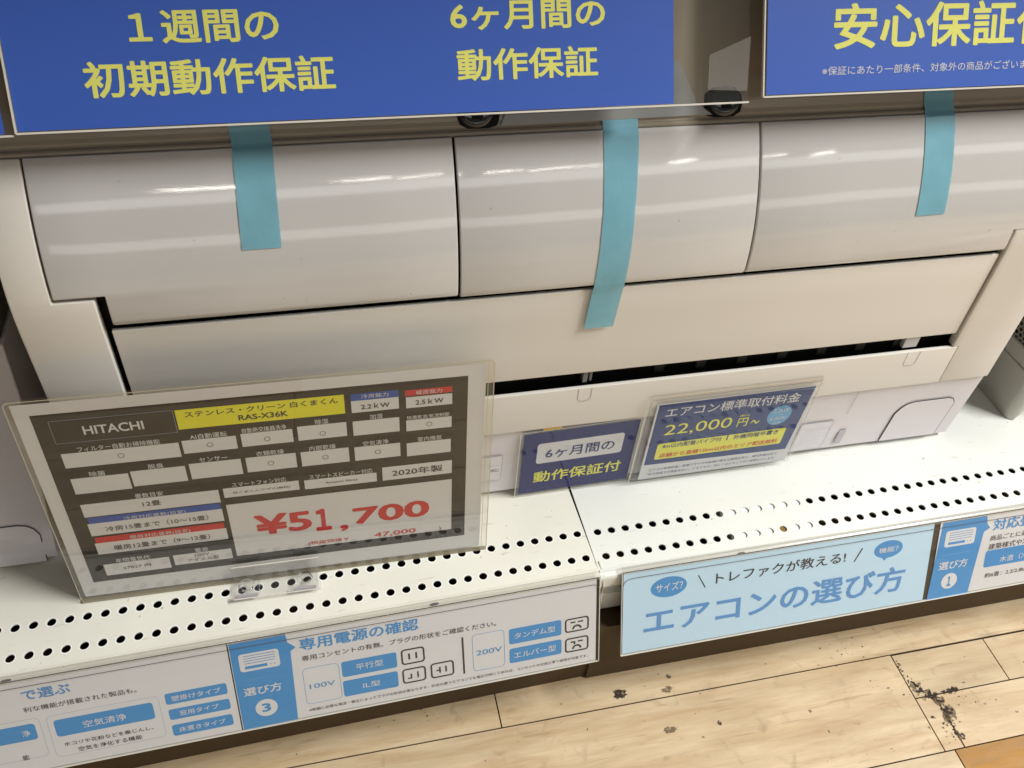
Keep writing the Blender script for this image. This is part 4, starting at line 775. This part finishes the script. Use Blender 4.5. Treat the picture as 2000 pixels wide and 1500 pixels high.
plate('weld_seam', 0.3038 + 0.0012, -0.003, 0.3038 + 0.0016, 0.193, 0.0018, EDGEY, pc)
v, f = boxv(-0.0030, -0.0046, -0.0014, 0.3095, -0.0032, 0.0020); mesh('bottom_fold', v, f, mat('folded_film', (150, 142, 120), 0.3), pc)
# clear stand clipped to the card's foot
cs = thing('card_stand', 'small clear plastic clip stand holding the foot of the large price card', 'card stand'); cs.matrix_world = pc.matrix_world.copy()
a, b = 0.1085, 0.1745
def cbox(name, lo, hi, m=CLEARH): v, f = boxv(*lo, *hi); return mesh(name, v, f, m, cs, bevel=0.0003)
cbox('front_plate', (a, -0.0030, 0.0026), (b, 0.0165, 0.0044))
cbox('foot_plate', (a, -0.0038, 0.0046), (b, -0.0022, 0.0205))
for x in (a + 0.010, b - 0.012):
    r0 = 0.0062; n = 20; v = []; f = []
    for k, (rr_, z_) in enumerate(((r0, -0.0021), (r0, 0.0028), (r0 - .0016, 0.0028), (r0 - .0016, -0.0021))):
        v += [(x + rr_ * math.cos(2 * math.pi * i / n), z_, 0.0115 + rr_ * math.sin(2 * math.pi * i / n)) for i in range(n)]
    for k in range(3): f += [(k * n + i, k * n + (i + 1) % n, (k + 1) * n + (i + 1) % n, (k + 1) * n + i) for i in range(n)]
    mesh('peg_ring', v, f, CLEARH, cs, smooth=True)
    cbox('rib', (x + 0.0085, -0.0021, 0.0046), (x + 0.0100, 0.0060, 0.0195))
    cbox('edge_clip', (x - 0.0085, -0.0021, 0.0188), (x + 0.0085, 0.0012, 0.0205), mat('clip_edge', (176, 172, 174), 0.2, 0.7))
cbox('rim', (a, 0.0160, 0.0044), (b, 0.0170, 0.0052), EDGE)
cbox('rim', (a, -0.0022, 0.0204), (b, -0.0012, 0.0212), EDGE)

# ================================================================ two small sleeved cards in front of the machine
c6 = thing('small_sign', 'small navy card with yellow and white six-month guarantee lettering leaning on the machine', 'sign')
c6.matrix_world = flat_frame((0.4462, 0.0592, 0.0042), 0.0122, -0.03505, 0.01095) @ Matrix.Diagonal((0.1001 / 0.1043, 0.0792 / 0.0753, 1, 1)) @ Matrix.Translation((-0.1043 / 2, 0, 0))
plate('sleeve_back', -0.0035, -0.0026, 0.1078, 0.0785, -0.0004, CLEAR, c6, r=0.002)
sh = plate('printed_sheet', 0, 0, 0.1043, 0.0753, 0, ink('navy2'), c6)
Bk, Lt = print_sheet('six'); Bk.build('white_panel', sh); Lt.build('lettering', sh)
plate('sleeve_front', -0.0035, -0.0026, 0.1078, 0.0785, 0.0009, CLEAR, c6, r=0.002)
frame_ring('welded_edge', -0.0037, -0.0028, 0.1080, 0.0787, 0.0005, 0.0010, EDGE, c6, r=0.002)
yt = tag(mesh('sticky_tab', [(0.0165, 0.0765, -0.0011), (0.0345, 0.0765, -0.0011), (0.0320, 0.0800, -0.0009), (0.0265, 0.0806, -0.0006), (0.0200, 0.0830, -0.0010), (0.0170, 0.0815, -0.0012)], [(0, 1, 2, 3, 4, 5)], mat('yellow_tab', (240, 204, 60), 0.6)), 'torn yellow tab sticking up behind the navy six-month card', 'tab')
yt.matrix_world = c6.matrix_world.copy(); s_ = yt.modifiers.new('solid', 'SOLIDIFY'); s_.thickness = 0.0002

cf = thing('small_sign', 'slate blue installation fee card reading 22,000 yen in doubled clear sleeves', 'sign')
cf.matrix_world = flat_frame((0.5777, 0.0555, 0.0055), -0.0003, -0.02577, 0.00555) @ Matrix.Diagonal((0.1441 / 0.1499, 0.0992 / 0.0922, 1, 1)) @ Matrix.Translation((-0.1499 / 2, 0, 0))
plate('sleeve_back', -0.0075, -0.0012, 0.1550, 0.1005, -0.0026, CLEARH, cf, r=0.003)
sh = plate('printed_sheet', 0, 0, 0.1499, 0.0922, 0, ink('paper'), cf)
Bk, Lt = print_sheet('fee'); Bk.build('colour_blocks', sh); Lt.build('lettering', sh)
plate('sleeve_front', -0.0100, -0.0006, 0.1538, 0.1015, 0.0012, CLEAR, cf, r=0.003)
frame_ring('welded_edge', -0.0102, -0.0008, 0.1540, 0.1017, 0.0005, 0.0014, EDGE, cf, r=0.003)
frame_ring('inner_weld', -0.0072, 0.0006, 0.1512, 0.0985, 0.0003, 0.0013, EDGED, cf, r=0.002)
frame_ring('welded_edge', -0.0077, -0.0014, 0.1552, 0.1007, 0.0005, -0.0024, EDGE, cf, r=0.003)

# ================================================================ shelf-edge label holders and paper strips
def holder(label, M, u0, u1, H, round_left, round_right, line_v):
    t = thing('label_holder', label, 'label holder', group='clear label holders on the shelf edge'); t.matrix_world = M
    plate('back_sheet', u0, 0.0, u1, H, -0.0008, mat('bounce_cut_backing', (70, 62, 50), 0.8, 0.1), t)  # opaque dark backing, added to cut light bouncing under the shelf
    plate('front_sheet', u0, -0.0010, u1, H, 0.0010, CLEAR, t)
    # rolled top that hooks over the shelf lip
    pts = [(0.0010, H - .001), (0.0016, H + .0004), (0.0012, H + .0024), (-0.0006, H + .0036), (-0.0034, H + .0036)]
    v = []; f = []
    for x in (u0, u1): v += [(x, b_, a_) for a_, b_ in pts]
    n = len(pts); f = [(i, n + i, n + i + 1, i + 1) for i in range(n - 1)]
    mesh('rolled_top', v, f, clear('rolled_film', tint=(0.92, 0.91, 0.88), haze=0.16, f0=0.12, rough=0.15, hazecol=(0.78, 0.76, 0.72)), t, smooth=True)
    line = []
    if round_left: line += [(u0 + .0008, line_v - .016)] + [(u0 + .0088 - .008 * math.cos(math.radians(a)), line_v - .008 + .008 * math.sin(math.radians(a))) for a in range(0, 91, 15)]
    else: line += [(u0, line_v)]
    if round_right: line += [(u1 - .0068 + .006 * math.sin(math.radians(a)), line_v - .006 + .006 * math.cos(math.radians(a))) for a in range(0, 91, 15)]
    else: line += [(u1, line_v)]
    o = ribbon('printed_rule', line, 0.00055, EDGED, t, None, 0.00115)
    v, f = boxv(u0, -0.0011, -0.0009, u1, -0.0006, 0.0011); mesh('bottom_fold', v, f, EDGE, t)
    for x in (u0, u1 - 0.0005):
        v, f = boxv(x, -0.001, -0.0008, x + 0.0005, H, 0.0011); mesh('end_fold', v, f, EDGE, t)
    return t
WL, HL = 0.28957, 0.08384
ML = flat_frame((0.2976, -0.0686, -0.0770), 0.02563, 0.37662, -0.0033) @ Matrix.Translation((-WL / 2, 0, 0))
holder('long clear label holder clipped along the left shelf edge', ML, -0.60, WL + 0.0022, HL, False, True, 0.0785)
def strip(label, M, u0, u1, H, key, m='paper', du=0.0):
    t = thing('label_strip', label, 'label', group='paper strips in the shelf edge holders'); t.matrix_world = M
    sh = plate('paper', u0, 0.0004, u1, H - 0.0006, 0.0, ink(m, 0.55), t)
    Bk, Lt = print_sheet(key); Bk.build('colour_blocks', sh); Lt.build('lettering', sh)
    return t
strip('paper strip on choosing by function, with three stacked blue type buttons', ML, -0.298, -0.0016, HL, 'labB')
strip('paper strip on checking the power supply, with plug symbols and blue panel number 3', ML, -0.0006, WL - 0.0006, HL, 'labC')
WR, HR_ = 0.29432, 0.08096
MR = flat_frame((0.6111, -0.0658, -0.0731), 0.0075, 0.41552, -0.0021) @ Matrix.Translation((-WR / 2, 0, 0))
holder('clear label holder clipped along the right shelf edge', MR, -0.0012, 0.66, HR_, True, False, 0.0752)
strip('pale blue paper strip headed how to choose an air conditioner', MR, 0.0004, 0.2926, HR_, 'labD', 'pale')
strip('paper strip beside the pale blue one, with blue panel number 1', MR, 0.2990, 0.594, HR_, 'labE')
bpy.context.view_layer.update()
